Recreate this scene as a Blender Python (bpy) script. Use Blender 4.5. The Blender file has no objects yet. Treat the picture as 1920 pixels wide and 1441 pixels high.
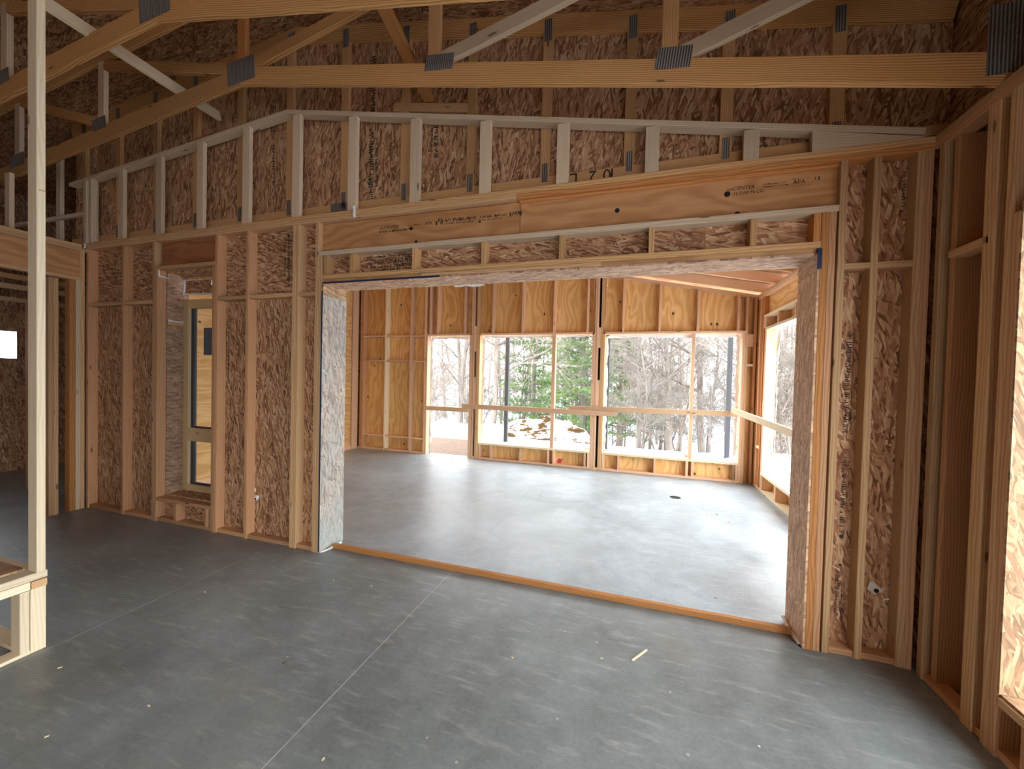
import bpy, math, random
from mathutils import Matrix, Vector
random.seed(7)
S = bpy.context.scene
COL = S.collection

# ------------------------------------------------------------------ camera, sky, exposure
cam_d = bpy.data.cameras.new('camera')
cam = bpy.data.objects.new('camera', cam_d); COL.objects.link(cam)
YAW, PITCH, ROLL, FPX, HEYE = 0.30531, 0.0204, -0.02426, 734.6, 1.645
fw = Vector((-math.sin(YAW)*math.cos(PITCH), math.cos(YAW)*math.cos(PITCH), -math.sin(PITCH)))
rt = Vector((math.cos(YAW), math.sin(YAW), 0)); dn = fw.cross(rt)
r2 = math.cos(ROLL)*rt + math.sin(ROLL)*dn
d2 = -math.sin(ROLL)*rt + math.cos(ROLL)*dn
cam.matrix_world = Matrix(((r2.x, -d2.x, -fw.x, 0), (r2.y, -d2.y, -fw.y, 0), (r2.z, -d2.z, -fw.z, HEYE), (0, 0, 0, 1)))
cam_d.sensor_width = 36.0
cam_d.lens = FPX/1920*36.0
cam_d.clip_start = 0.02; cam_d.clip_end = 400
S.camera = cam

w = bpy.data.worlds.new('overcast_sky'); S.world = w; w.use_nodes = True
bg = w.node_tree.nodes['Background']
bg.inputs[0].default_value = (0.91, 0.955, 1.0, 1)
bg.inputs[1].default_value = 7.5

S.view_settings.view_transform = 'Standard'
S.view_settings.look = 'None'
S.view_settings.gamma = 1.0
S.view_settings.use_curve_mapping = False
S.view_settings.exposure = 0.48
cy = S.cycles
cy.max_bounces = 10; cy.diffuse_bounces = 6; cy.glossy_bounces = 3; cy.transmission_bounces = 6; cy.transparent_max_bounces = 8
cy.caustics_reflective = False; cy.caustics_refractive = False
cy.sample_clamp_indirect = 8.0
cy.use_denoising = True

# ------------------------------------------------------------------ materials
class NT:
    def __init__(s, name):
        s.m = bpy.data.materials.new(name); s.m.use_nodes = True
        s.t = s.m.node_tree; s.b = s.t.nodes['Principled BSDF']
    def n(s, typ, **kw):
        nd = s.t.nodes.new(typ)
        for k, v in kw.items(): setattr(nd, k, v)
        return nd
    def l(s, a, b): s.t.links.new(a, b)
    def val(s, sock, v):
        if hasattr(v, 'is_linked') or isinstance(v, bpy.types.NodeSocket): s.l(v, sock)
        else: sock.default_value = v
    def math(s, op, a, b=0.0, clamp=False):
        nd = s.n('ShaderNodeMath', operation=op, use_clamp=clamp)
        s.val(nd.inputs[0], a); s.val(nd.inputs[1], b); return nd.outputs[0]
    def mix(s, f, a, b, mode='MIX'):
        nd = s.n('ShaderNodeMix', data_type='RGBA', blend_type=mode)
        s.val(nd.inputs[0], f)
        for sock, v in ((nd.inputs[6], a), (nd.inputs[7], b)):
            if isinstance(v, bpy.types.NodeSocket): s.l(v, sock)
            else: sock.default_value = (*v, 1) if len(v) == 3 else v
        return nd.outputs[2]
    def ramp(s, f, stops, interp='LINEAR'):
        nd = s.n('ShaderNodeValToRGB'); cr = nd.color_ramp; cr.interpolation = interp
        while len(cr.elements) < len(stops): cr.elements.new(0.5)
        for e, (p, c) in zip(cr.elements, stops):
            e.position = p; e.color = (*c, 1) if len(c) == 3 else c
        s.l(f, nd.inputs[0]); return nd.outputs[0]
    def mapping(s, v, loc=(0, 0, 0), rot=(0, 0, 0), sc=(1, 1, 1)):
        nd = s.n('ShaderNodeMapping'); s.l(v, nd.inputs[0])
        nd.inputs[1].default_value = loc; nd.inputs[2].default_value = rot; nd.inputs[3].default_value = sc
        return nd.outputs[0]
    def noise(s, v, scale, detail=4, rough=.55, dist=0.0, out=0):
        nd = s.n('ShaderNodeTexNoise'); s.l(v, nd.inputs['Vector'])
        nd.inputs['Scale'].default_value = scale; nd.inputs['Detail'].default_value = detail
        nd.inputs['Roughness'].default_value = rough; nd.inputs['Distortion'].default_value = dist
        return nd.outputs[out]
    def objcoord(s, spread=37.0):
        tc = s.n('ShaderNodeTexCoord'); oi = s.n('ShaderNodeObjectInfo')
        sc = s.n('ShaderNodeVectorMath', operation='SCALE'); sc.inputs[0].default_value = (spread, spread*.61, spread*.37)
        s.l(oi.outputs['Random'], sc.inputs['Scale'])
        ad = s.n('ShaderNodeVectorMath', operation='ADD')
        s.l(tc.outputs['Object'], ad.inputs[0]); s.l(sc.outputs[0], ad.inputs[1])
        s.rand = oi.outputs['Random']
        return ad.outputs[0]
    def bump(s, h, strength=.2, dist=.002):
        nd = s.n('ShaderNodeBump'); s.l(h, nd.inputs['Height'])
        nd.inputs['Strength'].default_value = strength; nd.inputs['Distance'].default_value = dist
        s.l(nd.outputs[0], s.b.inputs['Normal'])
    def done(s, color, rough=.7, spec=.3):
        s.val(s.b.inputs['Base Color'], color if isinstance(color, bpy.types.NodeSocket) else (*color, 1))
        s.val(s.b.inputs['Roughness'], rough)
        s.b.inputs['Specular IOR Level'].default_value = spec
        return s.m

def lumber(name, light, dark, alt, knots=.05, ring=.5):
    """sawn softwood: growth rings along local X, streaks, knots, tint by piece"""
    k = NT(name); co = k.objcoord()
    warp = k.noise(k.mapping(co, sc=(1.2, 5, 5)), 1.0, 2, .5, 0, 1)
    wv = k.n('ShaderNodeVectorMath', operation='MULTIPLY_ADD')
    k.l(warp, wv.inputs[0]); wv.inputs[1].default_value = (0, .05, .05); k.l(co, wv.inputs[2])
    rg = k.n('ShaderNodeTexWave', wave_type='RINGS', rings_direction='X')
    k.l(wv.outputs[0], rg.inputs['Vector']); rg.inputs['Scale'].default_value = 30
    rg.inputs['Distortion'].default_value = 1.2; rg.inputs['Detail'].default_value = 2; rg.inputs['Detail Scale'].default_value = .6
    st = k.noise(k.mapping(co, sc=(2.0, 60, 60)), 1.0, 5, .65)
    f = k.math('ADD', k.math('MULTIPLY', rg.outputs['Fac'], ring), k.math('MULTIPLY', st, 1-ring))
    c = k.ramp(f, [(.22, dark), (.62, light)])
    big = k.noise(k.mapping(co, sc=(.9, 3, 3)), 1.0, 2)
    c = k.mix(k.math('MULTIPLY', big, .55), c, alt)
    vo = k.n('ShaderNodeTexVoronoi'); k.l(k.mapping(co, sc=(2.3, 9, 9)), vo.inputs['Vector']); vo.inputs['Scale'].default_value = 1
    kn = k.math('LESS_THAN', vo.outputs['Distance'], .075)
    kn2 = k.math('MULTIPLY', k.math('SUBTRACT', .15, vo.outputs['Distance']), 6.0, True)
    c = k.mix(k.math('MULTIPLY', kn2, .5), c, tuple(x*.55 for x in dark))
    c = k.mix(k.math('MULTIPLY', kn, .8), c, tuple(x*.28 for x in dark))
    hv = k.n('ShaderNodeHueSaturation'); k.l(c, hv.inputs['Color'])
    k.l(k.math('ADD', .80, k.math('MULTIPLY', k.rand, .36)), hv.inputs['Value'])
    hv.inputs['Saturation'].default_value = 1.13
    k.bump(f, .15, .001)
    return k.done(hv.outputs[0], .72, .25)

def osb(name, tint=(1, 1, 1), sat=1.0, contrast=1.0, blue=False):
    """oriented strand board: four overlapping layers of flakes lying in local XY"""
    k = NT(name); co = k.objcoord(61.0)
    sep = k.n('ShaderNodeSeparateXYZ'); k.l(co, sep.inputs[0])
    cmb = k.n('ShaderNodeCombineXYZ'); k.l(sep.outputs[0], cmb.inputs[0]); k.l(sep.outputs[1], cmb.inputs[1])
    wob = k.noise(cmb.outputs[0], 9, 2, .5, 0, 1)
    wm = k.n('ShaderNodeVectorMath', operation='MULTIPLY_ADD')
    k.l(wob, wm.inputs[0]); wm.inputs[1].default_value = (.018, .018, 0); k.l(cmb.outputs[0], wm.inputs[2])
    base = wm.outputs[0]
    pal = [(0.0, (.15, .062, .030)), (.12, (.30, .125, .060)), (.3, (.44, .215, .108)), (.55, (.55, .32, .172)), (.8, (.66, .43, .245)), (1.0, (.84, .64, .42))]
    if contrast < 1:
        mid = (.54, .40, .27)
        pal = [(p, tuple(m+(x-m)*contrast for x, m in zip(c, mid))) for p, c in pal]
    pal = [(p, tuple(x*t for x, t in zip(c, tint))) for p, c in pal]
    col = None; hgt = None
    for i, (ang, sx, sy, thr) in enumerate([(.12, 7, 34, 0), (-.45, 9, 42, .40), (.52, 8, 40, .52), (1.15, 10, 48, .78), (-.10, 9, 62, .58), (.3, 11, 85, .70)]):
        uv = k.mapping(base, loc=(i*7.3, i*3.1, 0), rot=(0, 0, ang))
        uv = k.mapping(uv, sc=(sx*1.2, sy*1.2, 1))
        vo = k.n('ShaderNodeTexVoronoi', voronoi_dimensions='2D'); k.l(uv, vo.inputs['Vector']); vo.inputs['Scale'].default_value = 1
        sc = k.n('ShaderNodeSeparateColor'); k.l(vo.outputs['Color'], sc.inputs[0])
        fine = k.noise(k.mapping(uv, sc=(.5, 7, 1)), 1.0, 4, .7)
        v = k.math('ADD', sc.outputs[0], k.math('MULTIPLY', k.math('SUBTRACT', fine, .5), .75))
        edge = k.math('MULTIPLY', vo.outputs['Distance'], .16)
        v = k.math('SUBTRACT', v, edge)
        if col is None: col = v
        else:
            msk = k.math('GREATER_THAN', sc.outputs[1], thr)
            nd = k.n('ShaderNodeMix', data_type='FLOAT'); k.l(msk, nd.inputs[0]); k.l(col, nd.inputs[2]); k.l(v, nd.inputs[3]); col = nd.outputs[0]
    c = k.ramp(col, pal)
    big = k.noise(base, 1.3, 2)
    c = k.mix(k.math('MULTIPLY', big, .28), c, tuple(x*t for x, t in zip((.38, .22, .12), tint)))
    if blue:   # teal tint, heavier in random blotches
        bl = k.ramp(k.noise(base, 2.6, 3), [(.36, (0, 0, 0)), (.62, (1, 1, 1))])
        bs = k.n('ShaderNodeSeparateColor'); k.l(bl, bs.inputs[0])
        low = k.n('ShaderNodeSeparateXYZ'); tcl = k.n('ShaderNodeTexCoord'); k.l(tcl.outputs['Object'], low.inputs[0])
        foot_tint = k.math('MULTIPLY', k.math('SUBTRACT', -.35, low.outputs[0]), .9, True)      # more teal towards the foot of the panel
        c = k.mix(k.math('ADD', .12, k.math('ADD', k.math('MULTIPLY', bs.outputs[0], .26), k.math('MULTIPLY', foot_tint, .45)), True), c, (.30, .47, .47))
    hv = k.n('ShaderNodeHueSaturation'); k.l(c, hv.inputs['Color']); hv.inputs['Saturation'].default_value = sat
    k.l(k.math('ADD', .9, k.math('MULTIPLY', k.rand, .2)), hv.inputs['Value'])
    k.bump(col, .35, .0015)
    return k.done(hv.outputs[0], .68, .3)

def plywood(name, light, dark, spread=1.0, knots=True):
    k = NT(name); co = k.objcoord(43.0)
    warp = k.noise(k.mapping(co, sc=(1.0, 3.2, 3.2)), 1.0, 2, .5, .3)
    f0 = k.math('ADD', k.math('MULTIPLY', warp, 13.0), 0)
    sep = k.n('ShaderNodeSeparateXYZ'); k.l(co, sep.inputs[0])
    f1 = k.math('ADD', f0, k.math('MULTIPLY', sep.outputs[1], 14.0))
    sn = k.math('SINE', k.math('MULTIPLY', f1, 3.0))
    st = k.noise(k.mapping(co, sc=(2, 55, 55)), 1.0, 4, .6)
    f = k.math('ADD', k.math('MULTIPLY', k.math('ADD', k.math('MULTIPLY', sn, .5), .5), .42), k.math('MULTIPLY', st, .58))
    c = k.ramp(f, [(.2, dark), (.75, light)])
    if knots:
        vo = k.n('ShaderNodeTexVoronoi'); k.l(k.mapping(co, sc=(4.2, 5.6, .01)), vo.inputs['Vector']); vo.inputs['Scale'].default_value = 1
        kn2 = k.math('MULTIPLY', k.math('SUBTRACT', .22, vo.outputs['Distance']), 4.5, True)
        kn = k.math('LESS_THAN', vo.outputs['Distance'], .1)
        sc = k.n('ShaderNodeSeparateColor'); k.l(vo.outputs['Color'], sc.inputs[0])
        on = k.math('GREATER_THAN', sc.outputs[0], .3)
        c = k.mix(k.math('MULTIPLY', k.math('MULTIPLY', kn2, on), .5), c, tuple(x*.5 for x in dark))
        c = k.mix(k.math('MULTIPLY', k.math('MULTIPLY', kn, on), .9), c, (.035, .018, .01))
    hv = k.n('ShaderNodeHueSaturation'); k.l(c, hv.inputs['Color'])
    k.l(k.math('ADD', .88, k.math('MULTIPLY', k.rand, .24)), hv.inputs['Value'])
    return k.done(hv.outputs[0], .65, .3)

def plain(name, c, rough=.6, metal=0.0, vary=.12, scale=30, spec=.4):
    k = NT(name); tc = k.n('ShaderNodeTexCoord')
    nz = k.noise(tc.outputs['Object'], scale, 4)
    col = k.mix(nz, tuple(x*(1-vary) for x in c), tuple(min(1, x*(1+vary)) for x in c))
    k.b.inputs['Metallic'].default_value = metal
    return k.done(col, rough, spec)

def concrete(name, c):
    k = NT(name); tc = k.n('ShaderNodeTexCoord'); g = k.n('ShaderNodeNewGeometry')
    p = g.outputs['Position']
    a = k.noise(p, .9, 5, .6, .4); b = k.noise(p, 6, 6, .65); d = k.noise(p, 45, 5, .75)
    f = k.math('ADD', k.math('MULTIPLY', a, .5), k.math('ADD', k.math('MULTIPLY', b, .28), k.math('MULTIPLY', d, .22)))
    col = k.ramp(f, [(.36, tuple(x*.62 for x in c)), (.5, c), (.63, tuple(min(1, x*1.42) for x in c))])
    tr = k.noise(k.mapping(p, rot=(0, 0, .9), sc=(4, 22, 1)), 1.0, 4, .65)      # trowel streaks
    col = k.mix(k.math('MULTIPLY', k.math('MULTIPLY', k.math('SUBTRACT', tr, .54), 6.0, True), .26), col, (.62, .61, .58))
    vo = k.n('ShaderNodeTexVoronoi'); k.l(p, vo.inputs['Vector']); vo.inputs['Scale'].default_value = 5.0
    fl = k.math('LESS_THAN', vo.outputs['Distance'], .035)
    col = k.mix(k.math('MULTIPLY', fl, .5), col, (.66, .62, .54))
    vo2 = k.n('ShaderNodeTexVoronoi'); k.l(k.mapping(p, loc=(3, 1, 0)), vo2.inputs['Vector']); vo2.inputs['Scale'].default_value = 2.3
    col = k.mix(k.math('MULTIPLY', k.math('LESS_THAN', vo2.outputs['Distance'], .03), .6), col, (.05, .045, .04))
    dust = k.ramp(k.noise(p, .55, 3), [(.56, (0, 0, 0)), (.75, (1, 1, 1))])
    ds = k.n('ShaderNodeSeparateColor'); k.l(dust, ds.inputs[0])
    col = k.mix(k.math('MULTIPLY', ds.outputs[0], .3), col, (.42, .37, .29))
    k.bump(b, .1, .002)
    return k.done(col, k.math('ADD', .22, k.math('MULTIPLY', b, .32)), .5)

M = {}
M['stud'] = lumber('pink_stud_lumber', (.62, .40, .25), (.44, .245, .14), (.60, .34, .20))
M['tan'] = lumber('tan_stud_lumber', (.68, .48, .30), (.50, .31, .17), (.62, .41, .24))
M['white'] = lumber('pale_spruce_lumber', (.78, .66, .50), (.58, .45, .31), (.70, .56, .40), ring=.35)
M['cream'] = lumber('cream_spruce_lumber', (.86, .76, .58), (.70, .57, .38), (.80, .68, .48), ring=.25)
M['truss'] = lumber('truss_pine_lumber', (.66, .42, .225), (.36, .19, .08), (.58, .34, .165), ring=.7)
M['yellow'] = lumber('yellow_pine_lumber', (.70, .475, .275), (.50, .30, .15), (.64, .40, .215), ring=.6)
M['orange'] = lumber('orange_fir_lumber', (.62, .335, .165), (.42, .19, .085), (.58, .29, .14))
M['rail'] = lumber('rail_lumber', (.66, .49, .34), (.50, .34, .21), (.60, .42, .28))
M['fir'] = lumber('sunroom_fir_lumber', (.80, .58, .42), (.62, .40, .26), (.76, .51, .36))
M['osb'] = osb('osb_sheathing')
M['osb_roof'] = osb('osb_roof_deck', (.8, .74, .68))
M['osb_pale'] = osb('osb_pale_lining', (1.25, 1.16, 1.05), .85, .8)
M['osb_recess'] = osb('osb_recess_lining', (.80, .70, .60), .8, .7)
M['osb_green'] = osb('osb_teal_lining', (1.0, 1.02, .98), .6, .85, True)
M['osb_bright'] = osb('osb_yellow_lining', (.82, .79, .63), .9, .75)
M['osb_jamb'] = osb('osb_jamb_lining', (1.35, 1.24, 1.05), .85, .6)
M['osb_ground'] = osb('weathered_ground_board', (.20, .165, .13), .9, .6)
M['ply'] = plywood('fir_plywood', (.82, .55, .245), (.63, .355, .125))
M['ply_dark'] = plywood('fir_plywood_back', (.55, .33, .15), (.36, .18, .075))
M['lvl'] = plywood('laminated_veneer', (.60, .325, .145), (.45, .215, .085), knots=False)
M['lvl_red'] = plywood('laminated_veneer_red', (.46, .20, .09), (.33, .12, .05), knots=False)
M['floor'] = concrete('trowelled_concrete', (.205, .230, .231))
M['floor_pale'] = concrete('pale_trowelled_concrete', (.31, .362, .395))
M['joint'] = plain('joint_dust', (.50, .49, .47), .9)
M['tape'] = plain('navy_tape', (.012, .03, .085), .45)
M['foam'] = plain('spray_foam', (.86, .84, .80), .85, vary=.06)
M['black'] = plain('black_void', (.012, .011, .01), .8)
M['ink'] = plain('black_ink', (.042, .032, .027), .8)
M['red_ink'] = plain('red_ink', (.55, .05, .09), .7)
M['navy_ink'] = plain('navy_ink', (.03, .06, .14), .7)
M['win_wood'] = lumber('window_fir', (.70, .54, .33), (.58, .41, .22), (.66, .49, .29), ring=.2)
M['gasket'] = plain('grey_gasket', (.055, .058, .062), .6)
M['sticker'] = plain('window_sticker', (.13, .16, .21), .5)
M['wrap'] = plain('house_wrap', (.90, .91, .93), .55, vary=.04)
M['steel'] = plain('painted_steel', (.085, .098, .12), .5, .1)
M['snow'] = None
k = NT('galvanised_plate'); co = k.objcoord(5)
wv = k.n('ShaderNodeTexWave', wave_type='BANDS', bands_direction='X'); k.l(co, wv.inputs['Vector']); wv.inputs['Scale'].default_value = 22; wv.inputs['Distortion'].default_value = .6
w2 = k.n('ShaderNodeTexWave', wave_type='BANDS', bands_direction='Y'); k.l(co, w2.inputs['Vector']); w2.inputs['Scale'].default_value = 60; w2.inputs['Distortion'].default_value = 1.0
f = k.math('MULTIPLY', wv.outputs['Fac'], k.math('ADD', .45, k.math('MULTIPLY', w2.outputs['Fac'], .55)))
k.b.inputs['Metallic'].default_value = .3
k.bump(f, .6, .003)
M['galv'] = k.done(k.ramp(f, [(.2, (.095, .092, .088)), (.75, (.42, .41, .395))]), .5, .4)
k = NT('window_glass'); k.b.inputs['Transmission Weight'].default_value = 1.0; k.b.inputs['IOR'].default_value = 1.02
M['glass'] = k.done((.93, .96, .96), .0, .5)
# bark, needles, snow, dirt
k = NT('grey_bark'); co = k.objcoord(9)
f = k.noise(k.mapping(co, sc=(7, 7, 1.5)), 1.0, 5, .65)
M['bark'] = k.done(k.mix(k.rand, k.ramp(f, [(.3, (.10, .085, .075)), (.7, (.25, .22, .20))]), k.ramp(f, [(.3, (.13, .10, .08)), (.7, (.30, .245, .20))])), .9, .1)
k = NT('twig_bark'); co = k.objcoord(9)
M['twig'] = k.done(k.mix(k.rand, (.19, .172, .15), (.27, .225, .18)), .9, .1)
k = NT('pine_needles'); co = k.objcoord(9)
f = k.noise(co, 1.7, 3)
M['needle'] = k.done(k.ramp(f, [(.32, (.05, .10, .035)), (.52, (.10, .17, .05)), (.7, (.20, .245, .07))]), .75, .2)
k = NT('dead_oak_leaves'); co = k.objcoord(9)
M['leaf'] = k.done(k.ramp(k.noise(co, 9, 3), [(.3, (.16, .075, .03)), (.7, (.30, .16, .07))]), .8, .1)
k = NT('patchy_snow'); g = k.n('ShaderNodeNewGeometry'); p = g.outputs['Position']
sn = k.noise(p, .9, 6, .7); sp = k.noise(p, 6.0, 4, .7)
f = k.math('ADD', k.math('MULTIPLY', sn, .6), k.math('MULTIPLY', sp, .4))
k.bump(sp, .5, .05)
M['snow'] = k.done(k.ramp(f, [(.41, (.13, .105, .08)), (.48, (.44, .44, .46)), (.55, (.74, .78, .85))]), .85, .2)
k = NT('mound_snow'); g = k.n('ShaderNodeNewGeometry'); p = g.outputs['Position']
f = k.noise(k.mapping(p, sc=(1.0, 1.0, 2.2)), 1.5, 5, .65)
M['mound'] = k.done(k.ramp(f, [(.42, (.055, .030, .011)), (.49, (.085, .05, .02)), (.53, (.70, .73, .79))]), .9, .1)

# ------------------------------------------------------------------ geometry helpers
_mesh_cache = {}
def chamfer_box(dx, dy, dz, ch):
    key = (round(dx, 4), round(dy, 4), round(dz, 4), ch)
    if key in _mesh_cache: return _mesh_cache[key]
    hx, hy, hz = dx/2, dy/2, dz/2
    me = bpy.data.meshes.new('board')
    if ch <= 0 or min(dx, dy, dz) < 4*ch:
        v = [(sx*hx, sy*hy, sz*hz) for sx in (-1, 1) for sy in (-1, 1) for sz in (-1, 1)]
        f = [(0, 1, 3, 2), (4, 6, 7, 5), (0, 4, 5, 1), (2, 3, 7, 6), (0, 2, 6, 4), (1, 5, 7, 3)]
    else:   # long edges eased (octagonal section along X)
        y0, z0 = hy-ch, hz-ch
        sec = [(-y0, -hz), (y0, -hz), (hy, -z0), (hy, z0), (y0, hz), (-y0, hz), (-hy, z0), (-hy, -z0)]
        v = [(-hx, a, b) for a, b in sec] + [(hx, a, b) for a, b in sec]
        f = [tuple(range(7, -1, -1)), tuple(range(8, 16))] + [(i, (i+1) % 8, 8+(i+1) % 8, 8+i) for i in range(8)]
    me.from_pydata(v, [], f); me.update()
    _mesh_cache[key] = me
    return me

def link(name, me, mat, parent=None, mw=None):
    if mat is not None and not me.materials: me.materials.append(M[mat] if isinstance(mat, str) else mat)
    o = bpy.data.objects.new(name, me); COL.objects.link(o)
    if mw is not None: o.matrix_world = mw
    if mat is not None:
        mm = M[mat] if isinstance(mat, str) else mat
        if me.materials[0] != mm:
            o.material_slots[0].link = 'OBJECT'; o.material_slots[0].material = mm
    if parent is not None: attach(o, parent)
    return o

def attach(o, parent):
    pm = wm(parent)
    o.parent = parent
    o.matrix_parent_inverse = pm.inverted()

def wm(o):
    m = o.matrix_basis.copy()
    if o.parent is not None: m = wm(o.parent) @ o.matrix_parent_inverse @ m
    return m

def box(name, a, b, mat, parent=None, ch=.0025, grain=None):
    """board between corners a and b; local X runs along the grain (longest side unless given)"""
    a, b = [min(p, q) for p, q in zip(a, b)], [max(p, q) for p, q in zip(a, b)]
    d = [q-p for p, q in zip(a, b)]; c = [(p+q)/2 for p, q in zip(a, b)]
    order = sorted(range(3), key=lambda i: -d[i])
    if grain is not None:
        order = [grain] + [i for i in order if i != grain]
    ax = [Vector((0, 0, 0)) for _ in range(3)]
    for j, i in enumerate(order): ax[j][i] = 1.0
    if ax[0].cross(ax[1]).dot(ax[2]) < 0: ax[2] = -ax[2]
    m = Matrix((( ax[0].x, ax[1].x, ax[2].x, c[0]), (ax[0].y, ax[1].y, ax[2].y, c[1]), (ax[0].z, ax[1].z, ax[2].z, c[2]), (0, 0, 0, 1)))
    return link(name, chamfer_box(d[order[0]], d[order[1]], d[order[2]], ch), mat, parent, m)

def beam(name, p, q, width, thick, mat, parent=None, side=(0, 1, 0), ch=.0025):
    """board from p to q; thick runs along `side`, width across it"""
    p, q = Vector(p), Vector(q); x = (q-p); L = x.length; x.normalize()
    z = Vector(side); z = (z - x*z.dot(x)).normalized(); y = z.cross(x)
    c = (p+q)/2
    m = Matrix(((x.x, y.x, z.x, c.x), (x.y, y.y, z.y, c.y), (x.z, y.z, z.z, c.z), (0, 0, 0, 1)))
    return link(name, chamfer_box(L, width, thick, ch), mat, parent, m)

def empty(name, loc, label=None, cat=None, group=None, kind=None):
    o = bpy.data.objects.new(name, None); COL.objects.link(o); o.location = loc
    o.empty_display_size = .1
    return tag(o, label, cat, group, kind)

def tag(o, label=None, cat=None, group=None, kind=None):
    if label: o['label'] = label
    if cat: o['category'] = cat
    if group: o['group'] = group
    if kind: o['kind'] = kind
    return o

def mesh(name, v, f, mat, parent=None, smooth=False, mw=None):
    me = bpy.data.meshes.new(name); me.from_pydata(v, [], f); me.update()
    if smooth:
        for p in me.polygons: p.use_smooth = True
    return link(name, me, mat, parent, mw)

def tube_geo(pts, radii, sides, v, f):
    """append a tube along pts to v, f"""
    n = len(pts); b0 = len(v)
    for i, p in enumerate(pts):
        d = (pts[min(i+1, n-1)] - pts[max(i-1, 0)]).normalized()
        u = d.cross(Vector((.31, .17, .93))); u = u.normalized() if u.length > 1e-4 else Vector((1, 0, 0))
        t = d.cross(u)
        for s in range(sides):
            an = 2*math.pi*s/sides
            v.append(tuple(p + (u*math.cos(an) + t*math.sin(an))*radii[i]))
    for i in range(n-1):
        for s in range(sides):
            s2 = (s+1) % sides
            f.append((b0+i*sides+s, b0+i*sides+s2, b0+(i+1)*sides+s2, b0+(i+1)*sides+s))

def foam_bead(name, pts, r, parent, mat='foam'):
    v, f = [], []; P = []
    for a, b in zip(pts[:-1], pts[1:]):
        a, b = Vector(a), Vector(b); n = max(2, int((b-a).length/.03))
        P += [a+(b-a)*i/n for i in range(n)]
    P.append(Vector(pts[-1]))
    P = [p+Vector([random.uniform(-1, 1)*r*.35 for _ in range(3)]) for p in P]
    tube_geo(P, [r*random.uniform(.7, 1.3) for _ in P], 7, v, f)
    return mesh(name, v, f, mat, parent, True)

_font_cache = {}
def letters(name, s, size, mw, mat, parent):
    cu = bpy.data.curves.new('txt', 'FONT'); cu.body = s; cu.size = size; cu.extrude = .0004
    cu.align_x = 'LEFT'; cu.resolution_u = 2
    t = bpy.data.objects.new('txt', cu); COL.objects.link(t)
    bpy.context.view_layer.update()
    me = bpy.data.meshes.new_from_object(t.evaluated_get(bpy.context.evaluated_depsgraph_get()))
    bpy.data.objects.remove(t); me.materials.clear()
    return link(name, me, mat, parent, mw)

def face_mw(origin, u, v):
    u, v = Vector(u).normalized(), Vector(v).normalized(); n = u.cross(v)
    return Matrix(((u.x, v.x, n.x, origin[0]), (u.y, v.y, n.y, origin[1]), (u.z, v.z, n.z, origin[2]), (0, 0, 0, 1)))

def ink_stamp(name, origin, u, v, rows, parent, seed=0, mat='ink'):
    """a printed mill stamp too worn to read: rows of (offset, start, length, height) broken into uneven strokes"""
    rnd = random.Random(seed); V, F = [], []
    for (off, s0, ln, h) in rows:
        x = s0
        while x < s0+ln:
            wd = h*rnd.uniform(.12, .34)
            if rnd.random() < .86:
                lo = off + h*(rnd.random() < .35)*rnd.uniform(.2, .55); hi = off + h*(1 - (rnd.random() < .35)*rnd.uniform(.15, .5))
                if hi-lo > h*.12:
                    sk = rnd.uniform(-.12, .12)*h; b = len(V)
                    V += [(x, lo, 0), (x+wd, lo, 0), (x+wd+sk, hi, 0), (x+sk, hi, 0)]; F.append((b, b+1, b+2, b+3))
            x += wd + h*rnd.uniform(.05, .22)
    return mesh(name, V, F, mat, parent, mw=face_mw(origin, u, v))

def disc(name, c, r, n, mat, parent=None, thick=.004, axis=(0, -1, 0), jag=0.0, seed=1):
    rnd = random.Random(seed); ax = Vector(axis).normalized(); u = ax.orthogonal().normalized(); t = ax.cross(u)
    V = [Vector(c)+ax*thick*1.6]
    for ring, hh in ((.55, 1.3), (1.0, 0.0)):
        for i in range(n):
            a = 2*math.pi*i/n; rr = r*ring*(1+rnd.uniform(-jag, jag))
            V.append(Vector(c)+(u*math.cos(a)+t*math.sin(a))*rr+ax*thick*hh)
    F = [(0, 1+i, 1+(i+1) % n) for i in range(n)] + [(1+i, 1+n+i, 1+n+(i+1) % n, 1+(i+1) % n) for i in range(n)]
    return mesh(name, [tuple(p) for p in V], F, mat, parent, True)

# ------------------------------------------------------------------ main dimensions
D = 2.846                 # room face of the big-opening wall
DB = D+.089               # face of its OSB sheathing
DE = D+.30                # sunroom face
XR = 1.575                # face of the right wall
XL = -6.06                # face of the left wall
YF = 7.17                 # face of sunroom end wall
SXR, SXL = 1.84, -5.82    # sunroom side walls
YB = -4.6                 # wall behind the camera
RX = -3.16                # ridge
def roof_bot(x): return 4.737 - (.2*(x-RX) if x > RX else .1*(RX-x))
def chord_bot(x): return 3.99 - (.197*(x-RX) if x > RX else .10*(RX-x))
def pony_top(x): return 4.055 - (.201*(x+3.14) if x > -3.14 else .082*(-3.14-x))

# ------------------------------------------------------------------ floor
fl = empty('floor', (0, 0, 0), 'smooth grey concrete slab floor with saw-cut joints', kind='structure')
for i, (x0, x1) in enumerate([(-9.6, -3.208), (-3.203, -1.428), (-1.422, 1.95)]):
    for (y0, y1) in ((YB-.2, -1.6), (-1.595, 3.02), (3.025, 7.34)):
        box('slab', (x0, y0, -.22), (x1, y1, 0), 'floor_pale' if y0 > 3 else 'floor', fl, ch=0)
box('joint_bed', (-9.6, YB-.2, -.3), (1.95, 7.34, -.0008), 'joint', fl, ch=0)

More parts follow.
